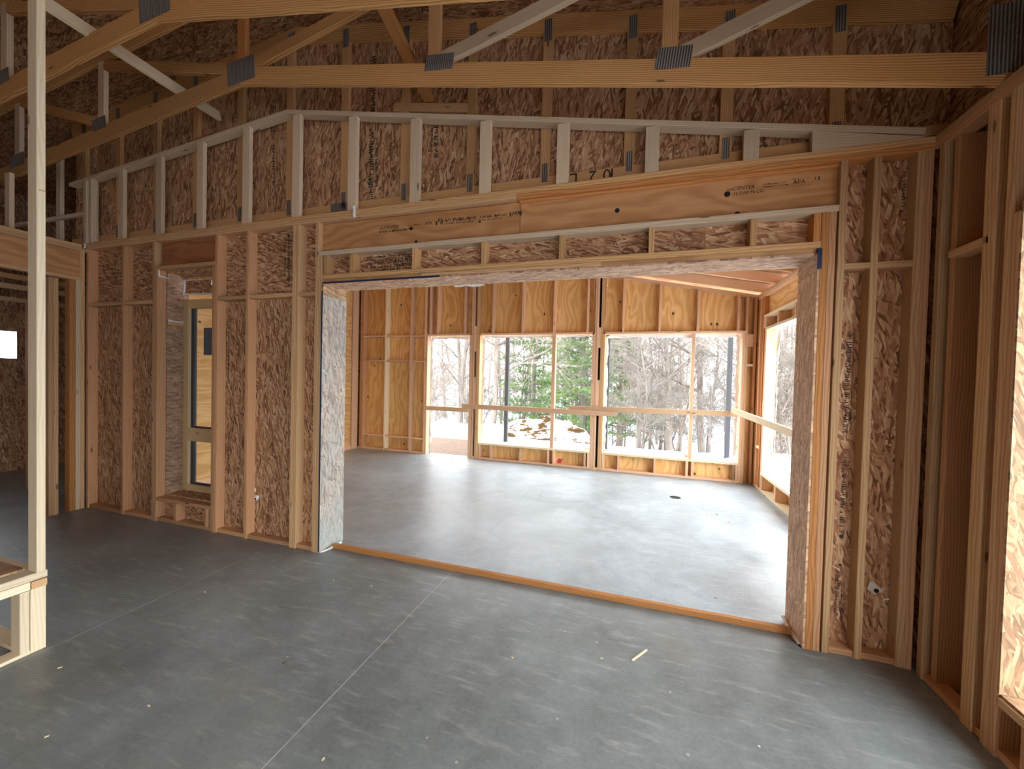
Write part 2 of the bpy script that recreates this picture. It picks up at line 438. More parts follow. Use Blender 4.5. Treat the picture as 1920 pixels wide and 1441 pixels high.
# ------------------------------------------------------------------ wall with the wide opening
wb = empty('wall_back', (0, D, 0), 'framed partition wall with a wide cased opening into the sunroom', kind='structure')
def stud(x, z0, z1, mat='stud', y0=D, y1=DB, wd=.038, par=wb, nm='stud'):
    return box(nm, (x, y0, z0), (x+wd, y1, z1), mat, par)
ZT = 2.984
for x in (-6.075, -5.456): stud(x, 0, ZT)
stud(-4.95, 0, ZT, 'tan'); stud(-4.912, 0, 2.685)
stud(-4.066, 0, 2.685); stud(-4.028, 0, ZT)
stud(-3.617, 0, ZT)
stud(-3.047, 0, ZT, 'tan'); stud(-3.009, 0, ZT, 'tan')
stud(-2.784, 0, ZT, 'tan'); stud(-2.746, 0, 2.685, 'tan')
stud(1.049, 0, 2.685, 'orange'); stud(1.087, 0, 2.685, 'stud'); stud(1.136, 0, ZT, 'tan')
stud(1.298, 0, ZT, 'tan'); stud(1.499, 0, ZT, 'tan'); stud(1.537, 0, ZT)
# plates
box('top_plate', (-6.075, D, ZT), (-.9, DB, 3.022), 'tan', wb); box('top_plate', (-.898, D, ZT), (XR, DB, 3.022), 'orange', wb)
box('top_plate', (-6.15, D, 3.022), (-3.9, DB, 3.06), 'tan', wb); box('top_plate', (-3.898, D, 3.022), (XR, DB, 3.06), 'yellow', wb)
for x0, x1 in ((-6.037, -5.456), (-5.418, -4.95), (-4.874, -4.066), (-3.99, -3.617), (-3.579, -3.047), (-2.971, -2.784), (1.174, 1.298), (1.336, 1.499)):
    box('bottom_plate', (x0, D+.012, 0), (x1, DB, .038), 'stud', wb)
# flat blocking at the sheathing seam
for x0, x1 in ((-6.037, -5.456), (-5.418, -4.95), (-3.99, -3.617), (-3.579, -3.047), (-2.971, -2.784), (1.174, 1.298), (1.336, 1.499)):
    box('blocking', (x0, D+.003, 2.333), (x1, DB, 2.371), 'tan', wb)
# window header and small lintel plate
hb = box('header_beam', (-4.874, D+.045, 2.722), (-4.028, DB, ZT), 'lvl_red', wb)
box('lintel_plate', (-4.912, D, 2.685), (-4.028, DB, 2.722), 'tan', wb)
box('rough_sill', (-4.874, D, .222), (-4.066, DB, .258), 'stud', wb)
for x in (-4.6, -4.15): stud(x, .038, .222, nm='cripple_stud')
# big laminated header
h1 = box('header_beam', (-2.746, D+.045, 2.725), (-.88, DB, ZT-.006), 'lvl', wb)
h2 = box('header_beam', (-.876, D+.045, 2.725), (1.136, DB, ZT-.006), 'lvl', wb)
box('header_filler', (-.88, D+.02, 2.962), (1.136, D+.045, 2.982), 'orange', wb)
box('header_plate', (-2.76, D, 2.685), (1.136, DB, 2.725), 'white', wb)
for x, m in ((-2.69, 'yellow'), (-2.41, 'yellow'), (-1.79, 'yellow'), (-1.175, 'yellow'), (-.563, 'yellow'), (.056, 'yellow'), (.668, 'yellow'), (1.009, 'orange')):
    stud(x, 2.513, 2.685, m, nm='cripple_stud')
box('opening_plate', (-2.705, D, 2.475), (1.049, DB, 2.513), 'yellow', wb)
box('opening_filler', (-1.7, D+.004, 2.447), (-.26, D+.06, 2.474), 'tan', wb)
# lining of the opening
box('soffit_panel', (-2.69, D+.002, 2.432), (-1.35, DE, 2.445), 'osb_pale', wb, 0)
box('soffit_panel', (-1.347, D+.012, 2.432), (1.036, DE, 2.445), 'osb_pale', wb, 0)
box('soffit_packing', (-2.69, D+.02, 2.446), (1.036, DE, 2.474), 'ply_dark', wb, 0)
box('jamb_panel', (-2.708, D, 2.335), (-2.69, DE, 2.445), 'osb_bright', wb, 0, grain=1)
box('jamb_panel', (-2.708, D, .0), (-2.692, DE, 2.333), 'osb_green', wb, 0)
box('jamb_panel', (1.036, D, 2.335), (1.049, DE, 2.445), 'osb_jamb', wb, 0, grain=1)
box('jamb_panel', (1.036, D, .0), (1.048, DE, 2.333), 'osb_jamb', wb, 0)
box('tape', (-2.690, D-.0015, 2.432), (-1.53, D+.001, 2.447), 'tape', wb, 0)
box('tape', (-2.708, D-.0015, .01), (-2.695, D+.001, 2.37), 'tape', wb, 0)
box('tape', (1.034, D-.0015, 2.345), (1.058, D+.001, 2.468), 'tape', wb, 0)
# sheathing sheets between the studs and the cavity
sheets = []
for (x0, x1, z0, z1) in ((-6.15, -4.918, 0, 2.352), (-6.15, -4.918, 2.354, 3.06), (-4.916, -4.03, 0, .24), (-4.916, -4.03, 2.70, 3.06), (-4.05, -2.83, 0, 2.352), (-4.05, -2.83, 2.354, 3.06),
                         (-2.828, -2.71, 0, 2.352), (-2.828, -2.02, 2.5, 3.06), (-2.018, -.80, 2.5, 3.06), (-.798, .42, 2.5, 3.06), (.422, 1.1, 2.5, 3.06), (1.05, 1.7, 0, 2.352), (1.102, 1.7, 2.354, 3.06)):
    sheets.append(box('osb_sheet', (x0, DB, z0), (x1, DB+.011, z1), 'osb', wb, 0))
# sunroom-side plywood closing the cavity, unseen, put in to block light
for (x0, x1, z0, z1) in ((-6.15, -4.95, 0, 4.1), (-4.95, -4.03, 0, .22), (-4.95, -4.03, 2.62, 4.1), (-4.03, -2.708, 0, 4.1), (-2.708, 1.049, 2.446, 4.1), (1.049, 1.95, 0, 4.1)):
    box('plywood_sheet', (x0, DE-.014, z0), (x1, DE, z1), 'ply', wb, 0)
# nail heads and paper marks on the laminated header
def bolt(x, z, r, par): return disc('bolt_head', (x, D+.0445, z), r, 10, 'black', par, .004)
bolt(-1.83, 2.864, .016, h1); bolt(-1.78, 2.745, .016, h1); bolt(-1.21, 2.86, .009, h1)
bolt(-.16, 2.84, .017, h2); bolt(.537, 2.874, .019, h2); bolt(.60, 2.737, .018, h2)
yh = D+.0442
def hw(x, z): return face_mw((x, yh, z), (1, 0, 0), (0, 0, 1))
letters('ink_stamp', 'onCENTER', .034, hw(.535, 2.893), 'ink', h2); letters('ink_stamp', '12-3100 Fb-LVL', .028, hw(.57, 2.862), 'ink', h2)
letters('ink_stamp', 'APA', .036, hw(.905, 2.892), 'ink', h2)
ink_stamp('ink_stamp', (.74, yh, 2.898), (1, 0, 0), (0, 0, 1), [(.008, 0, .12, .010), (-.006, 0, .14, .006)], h2, 3)
ink_stamp('ink_stamp', (.90, yh, 2.88), (1, 0, 0), (0, 0, 1), [(0, 0, .10, .004), (.042, 0, .10, .004), (.01, .12, .035, .034)], h2, 4)
letters('ink_stamp', 'onCENTER', .040, hw(-2.14, 2.878), 'ink', h1)
letters('ink_stamp', 'APA', .036, hw(-1.70, 2.880), 'ink', h1)
ink_stamp('ink_stamp', (-2.14, yh, 2.85), (1, 0, 0), (0, 0, 1), [(0, 0, .34, .018), (.035, .27, .13, .01)], h1, 5)
ink_stamp('ink_stamp', (-1.60, yh, 2.865), (1, 0, 0), (0, 0, 1), [(.005, 0, .06, .05), (.02, .08, .28, .026), (0, .08, .26, .012), (.02, .39, .22, .02), (0, .38, .2, .012), (.01, .64, .10, .035)], h1, 6)
# mill stamps on the sheathing
yo = DB-.0012
def vst(x, z, rows, seed, par, up=True): return ink_stamp('ink_stamp', (x, yo, z), (0, 0, 1 if up else -1), (-1, 0, 0) if up else (1, 0, 0), rows, par, seed)
vst(1.262, 1.35, [(0, 0, .62, .028), (-.014, .0, .62, .006)], 11, sheets[11]); vst(1.262, .72, [(0, 0, .48, .024)], 12, sheets[11])
vst(1.262, .20, [(.012, 0, .26, .022), (-.005, .02, .2, .007), (-.018, .02, .2, .007)], 13, sheets[11])
disc('ink_ring', (1.25, yo, .70), .012, 14, 'ink', sheets[11], .0006); disc('ink_ring', (1.25, yo, .52), .009, 12, 'ink', sheets[11], .0006)
vst(1.372, 1.50, [(0, 0, .32, .018)], 14, sheets[11])
vst(1.515, 2.68, [(.02, 0, .24, .018), (-.012, .01, .22, .02)], 15, sheets[12])
vst(-5.72, 2.62, [(0, 0, .28, .03), (-.04, .05, .2, .02), (.05, .05, .16, .02)], 16, sheets[1])
vst(-3.17, 2.45, [(0, 0, .5, .03), (.05, .1, .36, .02), (-.04, .0, .5, .018)], 17, sheets[5])
vst(-3.94, 1.5, [(0, 0, .7, .022), (.035, .2, .4, .014)], 18, sheets[4]); vst(-3.93, .5, [(0, 0, .5, .024)], 19, sheets[4])
for i, (zz, hh) in enumerate(((2.655, .014), (2.63, .018), (2.60, .026), (2.565, .022), (2.54, .016))):
    ink_stamp('ink_stamp', (-2.34, yo, zz), (1, 0, 0), (0, 0, 1), [(0, .02*i, .24, hh), (0, .28+.02*(i % 2), .24, hh*1.3)], sheets[8 - 1], 20+i)
# sprayed pipe holes with white foam collars
for (x, z, r, sd) in ((1.425, .405, .036, 1), (-3.552, .38, .028, 5)):
    fh = disc('foam_collar', (x, DB-.001, z), r, 13, 'foam', wb, .012, jag=.28, seed=sd)
    disc('pipe_hole', (x+.004, DB-.020, z-.004), r*.38, 10, 'black', fh, .002)
foam_bead('foam_bead', [(1.47, DB-.004, .345), (1.50, DB-.006, .362)], .008, wb)
foam_bead('foam_bead', [(-3.575, DB-.004, .44), (-3.568, DB-.006, .47)], .007, wb)
foam_bead('foam_bead', [(-2.365, D-.005, 3.08), (-2.36, D-.008, 3.03), (-2.357, D-.006, 2.985)], .014, wb)
foam_bead('foam_bead', [(-6.09, D-.004, 3.05), (-6.085, D-.01, 3.0)], .010, wb)
foam_bead('foam_bead', [(-2.685, D+.01, .006), (-2.66, D+.12, .006), (-2.66, D+.24, .01)], .010, wb)
foam_bead('foam_bead', [(1.03, D+.02, .005), (1.025, D+.14, .012), (1.02, D+.28, .03)], .012, wb)
foam_bead('foam_bead', [(-1.53, DE-.01, 2.43), (-1.3, DE-.005, 2.428), (-1.26, DE, 2.425)], .012, wb)

# threshold board lying in the opening
tb = box('threshold_board', (-2.66, 2.968, 0), (1.02, 3.006, .04), 'orange')
tag(tb, 'orange-brown timber threshold strip lying across the floor of the wide opening', 'board')

# ------------------------------------------------------------------ deep window left of the opening
wn = empty('window_1', (-4.47, DE-.06, .258), 'tall narrow timber window set deep behind two studs', kind='structure')
xw0, xw1, zb, zt = -4.862, -4.078, .275, 2.415
yw0, yw1 = DE-.05, DE-.005
box('frame_side', (xw0, yw0, zb), (xw0+.075, yw1, zt), 'win_wood', wn); box('frame_side', (xw1-.075, yw0, zb), (xw1, yw1, zt), 'win_wood', wn)
box('frame_head', (xw0+.075, yw0, zt-.10), (xw1-.075, yw1, zt), 'win_wood', wn); box('frame_sill', (xw0+.075, yw0, zb), (xw1-.075, yw1, zb+.075), 'win_wood', wn)
box('transom_bar', (xw0+.075, yw0, .835), (xw1-.075, yw1, .985), 'win_wood', wn)
for z0, z1 in ((zb+.075, .835), (.985, zt-.10)):
    gk = box('gasket', (xw0+.11, yw0+.01, z0), (xw0+.15, yw1, z1), 'gasket', wn, 0)
    box('gasket', (xw1-.15, yw0+.01, z0), (xw1-.11, yw1, z1), 'gasket', wn, 0); box('gasket', (xw0+.15, yw0+.01, z0), (xw1-.15, yw1, z0+.016), 'gasket', wn, 0)
    box('inner_bead', (xw0+.075, yw0+.006, z0), (xw0+.11, yw1, z1), 'cream', wn, 0); box('inner_bead', (xw1-.11, yw0+.006, z0), (xw1-.075, yw1, z1), 'cream', wn, 0)
    pn = box('pane', (xw0+.15, yw1-.022, z0+.016), (xw1-.15, yw1-.018, z1), 'glass', wn, 0)
box('sticker', (-4.575, yw1-.0245, 1.80), (-4.43, yw1-.0225, 2.10), 'sticker', pn, 0)
# lining of the window recess
box('recess_panel', (-4.8745, DB, .26), (-4.862, DE, 2.12), 'osb_recess', wn, 0, grain=1); box('recess_panel', (-4.8745, DB, 2.155), (-4.862, DE, 2.685), 'osb_recess', wn, 0, grain=1)
box('recess_batten', (-4.861, DB, 2.12), (-4.852, DE-.05, 2.153), 'tan', wn)
box('recess_panel', (-4.078, DB, .26), (-4.066, DE, 2.685), 'osb_pale', wn, 0, grain=1)
box('recess_head', (-4.862, DB, 2.672), (-4.078, DE, 2.685), 'osb', wn, 0)
box('recess_sill', (-4.862, DB, .258), (-4.078, DE, .270), 'osb', wn, 0)
box('head_panel', (-4.862+.10, DE-.11, 2.455), (-4.078, DE-.095, 2.60), 'osb', wn, 0)
foam_bead('foam_bead', [(-4.745, DE-.12, 2.61), (-4.745, DE-.12, 2.455), (-4.1, DE-.12, 2.452)], .011, wn)
foam_bead('foam_bead', [(-4.745, DE-.12, 2.608), (-4.1, DE-.12, 2.606)], .007, wn)
foam_bead('foam_bead', [(-4.856, DB+.002, 2.165), (-4.85, DE-.05, 2.162)], .010, wn)
foam_bead('foam_bead', [(-4.866, D+.01, 2.70), (-4.868, D+.012, 2.62), (-4.82, DB-.01, 2.61)], .009, wn)
foam_bead('foam_bead', [(-4.074, D+.004, 2.53), (-4.074, D+.004, 2.49)], .009, wn)

# ------------------------------------------------------------------ pony wall above the plate (flat pale studs)
pw = empty('wall_upper', (0, D, 3.06), 'pale flat-stud rake wall standing on the partition top plate', kind='structure')
for x in (-5.478, -4.862, -4.251, -3.632, -3.018, -2.40, -1.78, -1.162, -.554, .061, .657):
    z1 = min(pony_top(x-.045), pony_top(x+.045))-.036
    box('stud', (x-.0445, D, 3.06), (x+.0445, D+.038, z1), 'white', pw)
box('stud', (-6.13, D, 3.06), (-6.075, D+.089, pony_top(-6.1)-.036), 'white', pw); box('stud', (-6.075, D+.02, 3.06), (-6.03, D+.089, pony_top(-6.0)-.036), 'white', pw)
box('stud', (-6.03, D, 3.06), (-5.992, D+.06, pony_top(-6.0)-.036), 'white', pw)
zz = -.019
beam('rake_plate', (-6.40, D+.0445, pony_top(-6.40)+zz), (-3.12, D+.0445, pony_top(-3.14)+zz), .038, .089, 'white', pw)
beam('rake_plate', (-3.15, D+.0445, pony_top(-3.14)+zz), (1.53, D+.0445, pony_top(1.53)+zz), .038, .089, 'white', pw)
# tapered filler at the low end
mesh('wedge', [(x, y, z) for y in (D+.002, D+.04) for x, z in ((.985, 3.06), (1.52, 3.06), (1.52, 3.068), (.985, pony_top(.985)-.04))],
     [(0, 1, 2, 3), (7, 6, 5, 4), (0, 4, 5, 1), (1, 5, 6, 2), (2, 6, 7, 3), (3, 7, 4, 0)], 'white', pw)
beam('board_offcut', (-4.5, D+.10, pony_top(-4.5)+.05), (-3.55, D+.10, pony_top(-3.55)+.03), .10, .03, 'orange', pw)
beam('board_offcut', (-2.05, D+.11, 3.94), (-1.28, D+.11, 3.79), .075, .036, 'tan', pw)

# ------------------------------------------------------------------ roof trusses
def web(par, p, q, y, mat='truss', wd=.089): return beam('web', (p[0], y+.019, p[1]), (q[0], y+.019, q[1]), wd, .038, mat, par)
def nail_plate(par, x, z, wx, wz, y, ang=0.0):
    c, s = math.cos(ang), math.sin(ang)
    m = Matrix(((c, -s, 0, x), (0, 0, -1, y-.001), (s, c, 0, z), (0, 0, 0, 1)))
    return link('nail_plate', chamfer_box(wx, wz, .003, 0), 'galv', par, m)
def truss(y, label, full=True):
    t = empty('roof_truss', (RX, y, chord_bot(RX)), label, 'truss', 'roof trusses over the room')
    h = .070
    def cb(x): return chord_bot(x)+h+.001
    beam('bottom_chord', (RX-.02, y+.019, cb(RX)), (XR+.14, y+.019, cb(XR+.14)), .140, .038, 'truss', t)
    beam('bottom_chord', (-8.6, y+.019, cb(-8.6)), (RX+.02, y+.019, cb(RX)), .140, .038, 'truss', t)
    def rb(x): return roof_bot(x)+.0715
    beam('top_chord', (RX-.01, y+.019, rb(RX)), (2.3, y+.019, rb(2.3)), .140, .038, 'truss', t)
    beam('top_chord', (-9.9, y+.019, rb(-9.9)), (RX+.01, y+.019, rb(RX)), .140, .038, 'truss', t)
    ct = lambda x: chord_bot(x)+.15
    web(t, (RX, ct(RX)), (RX, roof_bot(RX)), y, 'orange')
    web(t, (RX+.02, 4.11), (-1.50, roof_bot(-1.50)+.02), y, 'truss')
    web(t, (-1.385, ct(-1.385)), (-1.385, roof_bot(-1.385)), y, 'yellow')
    web(t, (-1.33, 3.80), (.02, roof_bot(.02)+.02), y, 'white')
    web(t, (.13, ct(.13)), (.13, roof_bot(.13)), y, 'yellow')
    web(t, (.20, 3.50), (1.35, roof_bot(1.35)+.03), y, 'white')
    web(t, (RX-.1, 4.13), (-4.93, 4.52), y, 'truss')
    web(t, (-4.96, ct(-4.96)), (-4.96, roof_bot(-4.96)), y, 'white')
    web(t, (-5.02, 4.0), (-6.3, roof_bot(-6.3)), y, 'truss')
    web(t, (-6.36, ct(-6.36)), (-6.36, roof_bot(-6.36)), y, 'white')
    nail_plate(t, RX-.0, chord_bot(RX)+.105, .30, .19, y, .06)
    nail_plate(t, -1.34, 3.775, .215, .105, y, -.12)
    nail_plate(t, .152, 3.48, .19, .12, y, -.12)
    nail_plate(t, -4.99, 3.975, .2, .11, y, .1); nail_plate(t, -6.36, 3.82, .26, .13, y, .1)
    nail_plate(t, XR+.02, chord_bot(XR)+.2, .16, .32, y, 0)
    return t
truss(2.425, 'vaulted roof truss with grey nail plates nearest the sheathed gable')
truss(1.820, 'vaulted roof truss crossing the top edge of the view')
for i, y in enumerate((1.21, .60, -.01)): pass
# diagonal braces tying the trusses to the gable
tag(beam('diagonal_brace', (-3.75, 1.15, 4.02), (-4.11, 2.93, 4.21), .089, .038, 'cream', side=(1, 0, .2)), 'cream diagonal brace threading between trusses at upper left', 'brace')
tag(beam('diagonal_brace', (-1.60, 1.98, 4.04), (-1.71, 2.93, 3.93), .089, .038, 'orange', side=(.1, .15, 1)), 'orange diagonal brace dropping behind the long chord to the gable', 'brace')

# gable truss with sheathing behind
YG = DB+.003
gt = empty('wall_gable', (RX, YG, 3.06), 'sheathed gable truss with upright yellow studs behind the pale rake wall', kind='structure')
gb = box('bottom_chord', (-6.55, YG, 3.062), (1.70, YG+.038, 3.172), 'yellow', gt)
beam('top_chord', (RX-.01, YG+.019, roof_bot(RX)+.0715), (1.70, YG+.019, roof_bot(1.70)+.0715), .140, .038, 'truss', gt)
beam('top_chord', (-6.56, YG+.019, roof_bot(-6.56)+.0715), (RX+.01, YG+.019, roof_bot(RX)+.0715), .140, .038, 'truss', gt)
for i, x in enumerate((-6.32, -5.70, -5.073, -4.456, -3.827, -3.20, -2.566, -1.94, -1.325, -.705, -.091, .526, 1.14)):
    box('gable_stud', (x-.038, YG, 3.172), (x+.038, YG+.038, roof_bot(x)), 'yellow', gt)
    nail_plate(gt, x, 3.20, .045, .14, YG)
    nail_plate(gt, x, roof_bot(x)+.02, .06, .16, YG)
nail_plate(gt, -2.60, 3.135, .20, .09, YG)
beam('web', (-6.2, YG+.06, 4.25), (-5.55, YG+.02, 3.2), .089, .038, 'truss', gt)
beam('web', (.45, YG+.055, 3.2), (1.35, YG+.055, 3.85), .089, .03, 'truss', gt)
gs = []
for x0, x1 in ((-6.56, -5.37), (-5.368, -4.15), (-4.148, -2.93), (-2.928, -1.71), (-1.708, -.49), (-.488, .73), (.732, 1.705)):
    zt0, zt1 = roof_bot(x0)+.14, roof_bot(x1)+.14
    me_v = [(x, y, z) for y in (YG+.039, YG+.05) for x, z in ((x0, 3.0), (x1, 3.0), (x1, zt1), (x0, zt0))]
    c = Vector(((x0+x1)/2, YG+.045, 3.6))
    rot = face_mw(c, (0, 0, 1), (-1, 0, 0)); inv = rot.inverted()
    gs.append(mesh('osb_sheet', [tuple(inv @ Vector(p)) for p in me_v], [(0, 3, 2, 1), (4, 5, 6, 7), (0, 1, 5, 4), (1, 2, 6, 5), (2, 3, 7, 6), (3, 0, 4, 7)][:], 'osb', gt, mw=rot))
mesh('gable_light_block', [(x, y, z) for y in (YG+.052, YG+.064) for x, z in ((-6.56, 3.0), (1.70, 3.0), (1.70, roof_bot(1.70)+.14), (RX, roof_bot(RX)+.14), (-6.56, roof_bot(-6.56)+.14))],
     [(0, 4, 3, 2, 1), (5, 6, 7, 8, 9), (0, 1, 6, 5), (1, 2, 7, 6), (2, 3, 8, 7), (3, 4, 9, 8), (4, 0, 5, 9)], 'ply_dark', gt)  # unseen sheet added to block daylight through the sheathing seams
yo2 = YG+.0375
def gst(x, z, rows, seed, i): return ink_stamp('ink_stamp', (x, yo2, z), (0, 0, 1), (-1, 0, 0), rows, gs[i], seed)
gst(-2.28, 3.2, [(0, 0, .62, .05), (-.05, .1, .4, .03)], 31, 3); gst(-2.27, 3.95, [(0, 0, .5, .045), (.05, .1, .4, .02)], 32, 3)
gst(-1.64, 3.32, [(0, .15, .35, .04), (.05, .2, .2, .02)], 33, 4); gst(-3.42, 3.45, [(0, 0, .4, .03)], 34, 2); gst(-3.43, 3.95, [(0, 0, .35, .03)], 35, 2)
ink_stamp('ink_stamp', (-2.35, yo2, 3.34), (1, 0, 0), (0, 0, 1), [(0, 0, .09, .02)], gs[3], 36); ink_stamp('ink_stamp', (-1.66, yo2, 3.36), (1, 0, 0), (0, 0, 1), [(0, 0, .08, .02)], gs[4], 37)
ink_stamp('ink_stamp', (.23, yo2, 3.345), (1, 0, 0), (0, 0, 1), [(0, 0, .12, .018)], gs[5], 38)
# hand-marked 102 upside down on the chord
for ch_, x_ in (('1', -.175), ('0', -.21), ('2', -.31), ('L', -.45)): letters('ink_stamp', ch_, .13, face_mw((x_, YG-.0012, 3.165), (-1, 0, 0), (0, 0, -1)), 'ink', gb)

# ------------------------------------------------------------------ roof deck
ce = empty('ceiling', (RX, 0, 4.9), 'underside of the oriented strand board roof deck', kind='structure')
ydk = [(3.14, 4.36), (-5.4, -4.18), (-4.18, -2.96), (-2.96, -1.74), (-1.74, -.52), (-.52, .70), (.70, 1.92), (1.92, 3.14)]
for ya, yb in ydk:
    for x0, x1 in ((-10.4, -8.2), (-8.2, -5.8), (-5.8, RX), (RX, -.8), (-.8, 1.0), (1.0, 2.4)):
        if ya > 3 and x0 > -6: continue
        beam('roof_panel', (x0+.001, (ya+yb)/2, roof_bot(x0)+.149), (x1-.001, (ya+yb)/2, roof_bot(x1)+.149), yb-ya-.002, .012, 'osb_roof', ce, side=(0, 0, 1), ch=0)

# ------------------------------------------------------------------ right wall
wr = empty('wall_right', (XR, 2.6, 0), 'framed right wall with deep studs and a lined window', kind='structure')
def rstud(y, z0, z1, mat='stud', wd=.038, dp=.089, nm='stud', x0=XR): return box(nm, (x0, y, z0), (x0+dp, y+wd, z1), mat, wr)
rstud(2.772, 0, ZT, 'tan'); rstud(2.71, 0, ZT, 'stud', dp=.14, x0=XR+.03)
rstud(2.425, 0, ZT, 'tan', wd=.07)
rstud(2.338, 0, ZT, 'tan'); rstud(2.300, 0, 2.42, 'stud')
for y in (1.0, .62): rstud(y, 0, ZT)
for y in (-1.0, -1.25, -4.25, -4.55): rstud(y, 0, ZT)
for y0, y1 in ((-4.6, -.6), (-.6, 2.846)):
    box('top_plate', (XR, y0, ZT), (XR+.089, y1, 3.022), 'stud', wr); box('top_plate', (XR, y0, 3.022), (XR+.14, y1, 3.06), 'tan', wr)
box('bottom_plate', (XR+.012, -4.6, 0), (XR+.089, 2.83, .038), 'stud', wr)
rstud(2.463, 2.333, 2.371, 'tan', wd=.247, nm='blocking')
yop = [(1.04, 2.292), (-.96, .62), (-4.2, -1.2)]
for i, (y0, y1) in enumerate(yop):
    box('header_beam', (XR+.04, y0, 2.46), (XR+.089, y1, ZT), 'lvl', wr)
    box('lintel_plate', (XR, y0, 2.42), (XR+.089, y1, 2.458), 'tan', wr)
    box('rough_sill', (XR, y0, .235), (XR+.089, y1, .275), 'tan', wr)
    for q in (.12, .5, .88): rstud(y0+(y1-y0)*q, .038, .235, nm='cripple_stud')
    box('reveal_panel', (XR+.002, y1-.002, .29), (XR+.32, y1+.010, 2.42), 'osb_bright', wr, 0)
    box('reveal_panel', (XR+.002, y0-.010, .29), (XR+.32, y0+.002, 2.42), 'osb_bright', wr, 0)
    box('reveal_sill', (XR+.01, y0, .275), (XR+.32, y1, .288), 'osb_bright', wr, 0)
    box('reveal_head', (XR+.01, y0, 2.405), (XR+.32, y1, 2.418), 'osb_bright', wr, 0)
rp = ink_stamp('ink_stamp', (XR+.16, 2.2895, .62), (0, 0, 1), (-1, 0, 0), [(0, 0, .05, .03), (0, .09, .04, .03)], wr, 41)
# sheathing and outer skin
ys = [(-4.7, -4.2), (-1.2, -.96), (.62, 1.04), (2.30, 2.95)]
for y0, y1 in ys:
    box('osb_sheet', (XR+.14, y0, 0), (XR+.151, y1, 3.06), 'osb', wr, 0); box('outer_sheet', (XR+.31, y0, -.1), (XR+.325, y1, 3.4), 'ply_dark', wr, 0)
for y0, y1 in yop:
    for z0, z1 in ((0, .235), (2.46, 3.06)):
        box('osb_sheet', (XR+.14, y0, z0), (XR+.151, y1, z1), 'osb', wr, 0); box('outer_sheet', (XR+.31, y0, z0-.1 if z0 == 0 else 2.42), (XR+.325, y1, z1 if z0 == 0 else 3.4), 'ply_dark', wr, 0)
box('eave_board', (2.28, YB-.6, 3.55), (2.32, 3.2, 3.80), 'tan', wr)
box('eave_closure', (XR+.14, YB-.1, 3.06), (XR+.155, 3.2, 3.95), 'osb', wr, 0)

# ------------------------------------------------------------------ left wall with its opening
wl = empty('wall_left', (XL, 2.6, 0), 'left wall with a veneer beam over an opening into a dark room', kind='structure')
def lstud(y, z0, z1, mat='stud', wd=.038, nm='stud'): return box(nm, (XL-.089, y, z0), (XL, y+wd, z1), mat, wl)
lstud(2.79, 0, ZT, 'tan'); lstud(2.752, 0, 2.62, 'white'); lstud(2.70, 0, 2.62, 'orange', wd=.05)
lstud(2.575, 0, 2.60, 'tan'); lstud(2.535, 0, 2.60, 'tan')
lstud(-.9, 0, ZT); lstud(-4.4, 0, ZT)
box('header_beam', (XL-.089, -.86, 2.655), (XL-.025, 2.79, 2.95), 'lvl', wl)
box('top_plate', (XL-.089, -4.6, 2.95), (XL, 2.846, 2.988), 'tan', wl); box('top_plate', (XL-.089, -4.6, 2.988), (XL, 2.80, 3.026), 'tan', wl)
box('lintel_plate', (XL-.089, -.86, 2.615), (XL, 2.79, 2.653), 'tan', wl)
box('osb_sheet', (XL-.10, -4.6, 0), (XL-.089, -.9, 3.0), 'osb', wl, 0)
# upright framing of the next bay seen above the beam
for (x, y, z0, z1) in ((-6.42, 2.36, 3.03, 3.66), (-6.9, 2.95, 3.0, 4.3)): box('upper_stud', (x, y, z0), (x+.089, y+.038, z1), 'white', wl)
box('upper_board', (-8.4, 2.9, 3.42), (-6.2, 2.94, 3.46), 'white', wl)

# room beyond on the left
wh = empty('wall_hall', (-7.6, 2.5, 0), 'unlit inner framed wall in the room beyond the left opening', kind='structure')
for z0, z1, m in ((2.74, 2.80, 'yellow'), (2.61, 2.67, 'tan'), (2.45, 2.50, 'tan')):
    box('plate', (-7.69, .5, z0), (-7.6, 4.1, z1), m, wh)
for y in (.5, 1.1, 3.0, 3.62, 4.05): box('stud', (-7.69, y, 0), (-7.6, y+.038, 2.45), 'stud', wh)
wo = empty('wall_outer', (-9.2, 2, 0), 'dark sheathed outer wall with one bright slot window', kind='structure')
yw_a, yw_b, zw_a, zw_b = 2.3, 3.50, 1.74, 2.15
for y0, y1, z0, z1 in ((YB-.2, yw_a, -.1, 4.285), (yw_b, 4.5, -.1, 4.285), (yw_a, yw_b, -.1, zw_a), (yw_a, yw_b, zw_b, 4.285)):
    box('osb_sheet', (-9.2, y0, z0), (-9.18, y1, z1), 'osb', wo, 0)
for y in (-3, -1.8, -.6, .6, 1.8, 3.6, 4.2): box('stud', (-9.18, y, 0), (-9.09, y+.038, 3.0), 'stud', wo)
box('pane', (-9.195, yw_a, zw_a), (-9.19, yw_b, zw_b), 'glass', wo, 0)
box('osb_sheet', (-9.2, 4.2, -.1), (-6.15, 4.22, 4.6), 'osb', wo, 0)
box('osb_sheet', (-6.17, 2.95, -.1), (-6.152, 4.22, 4.6), 'osb', wo, 0)  # unseen sheet added to stop daylight leaking in at this corner
for x in (-8.9, -8.3, -7.7, -7.1): box('stud', (x, 4.11, 0), (x+.038, 4.2, 3.0), 'stud', wo)

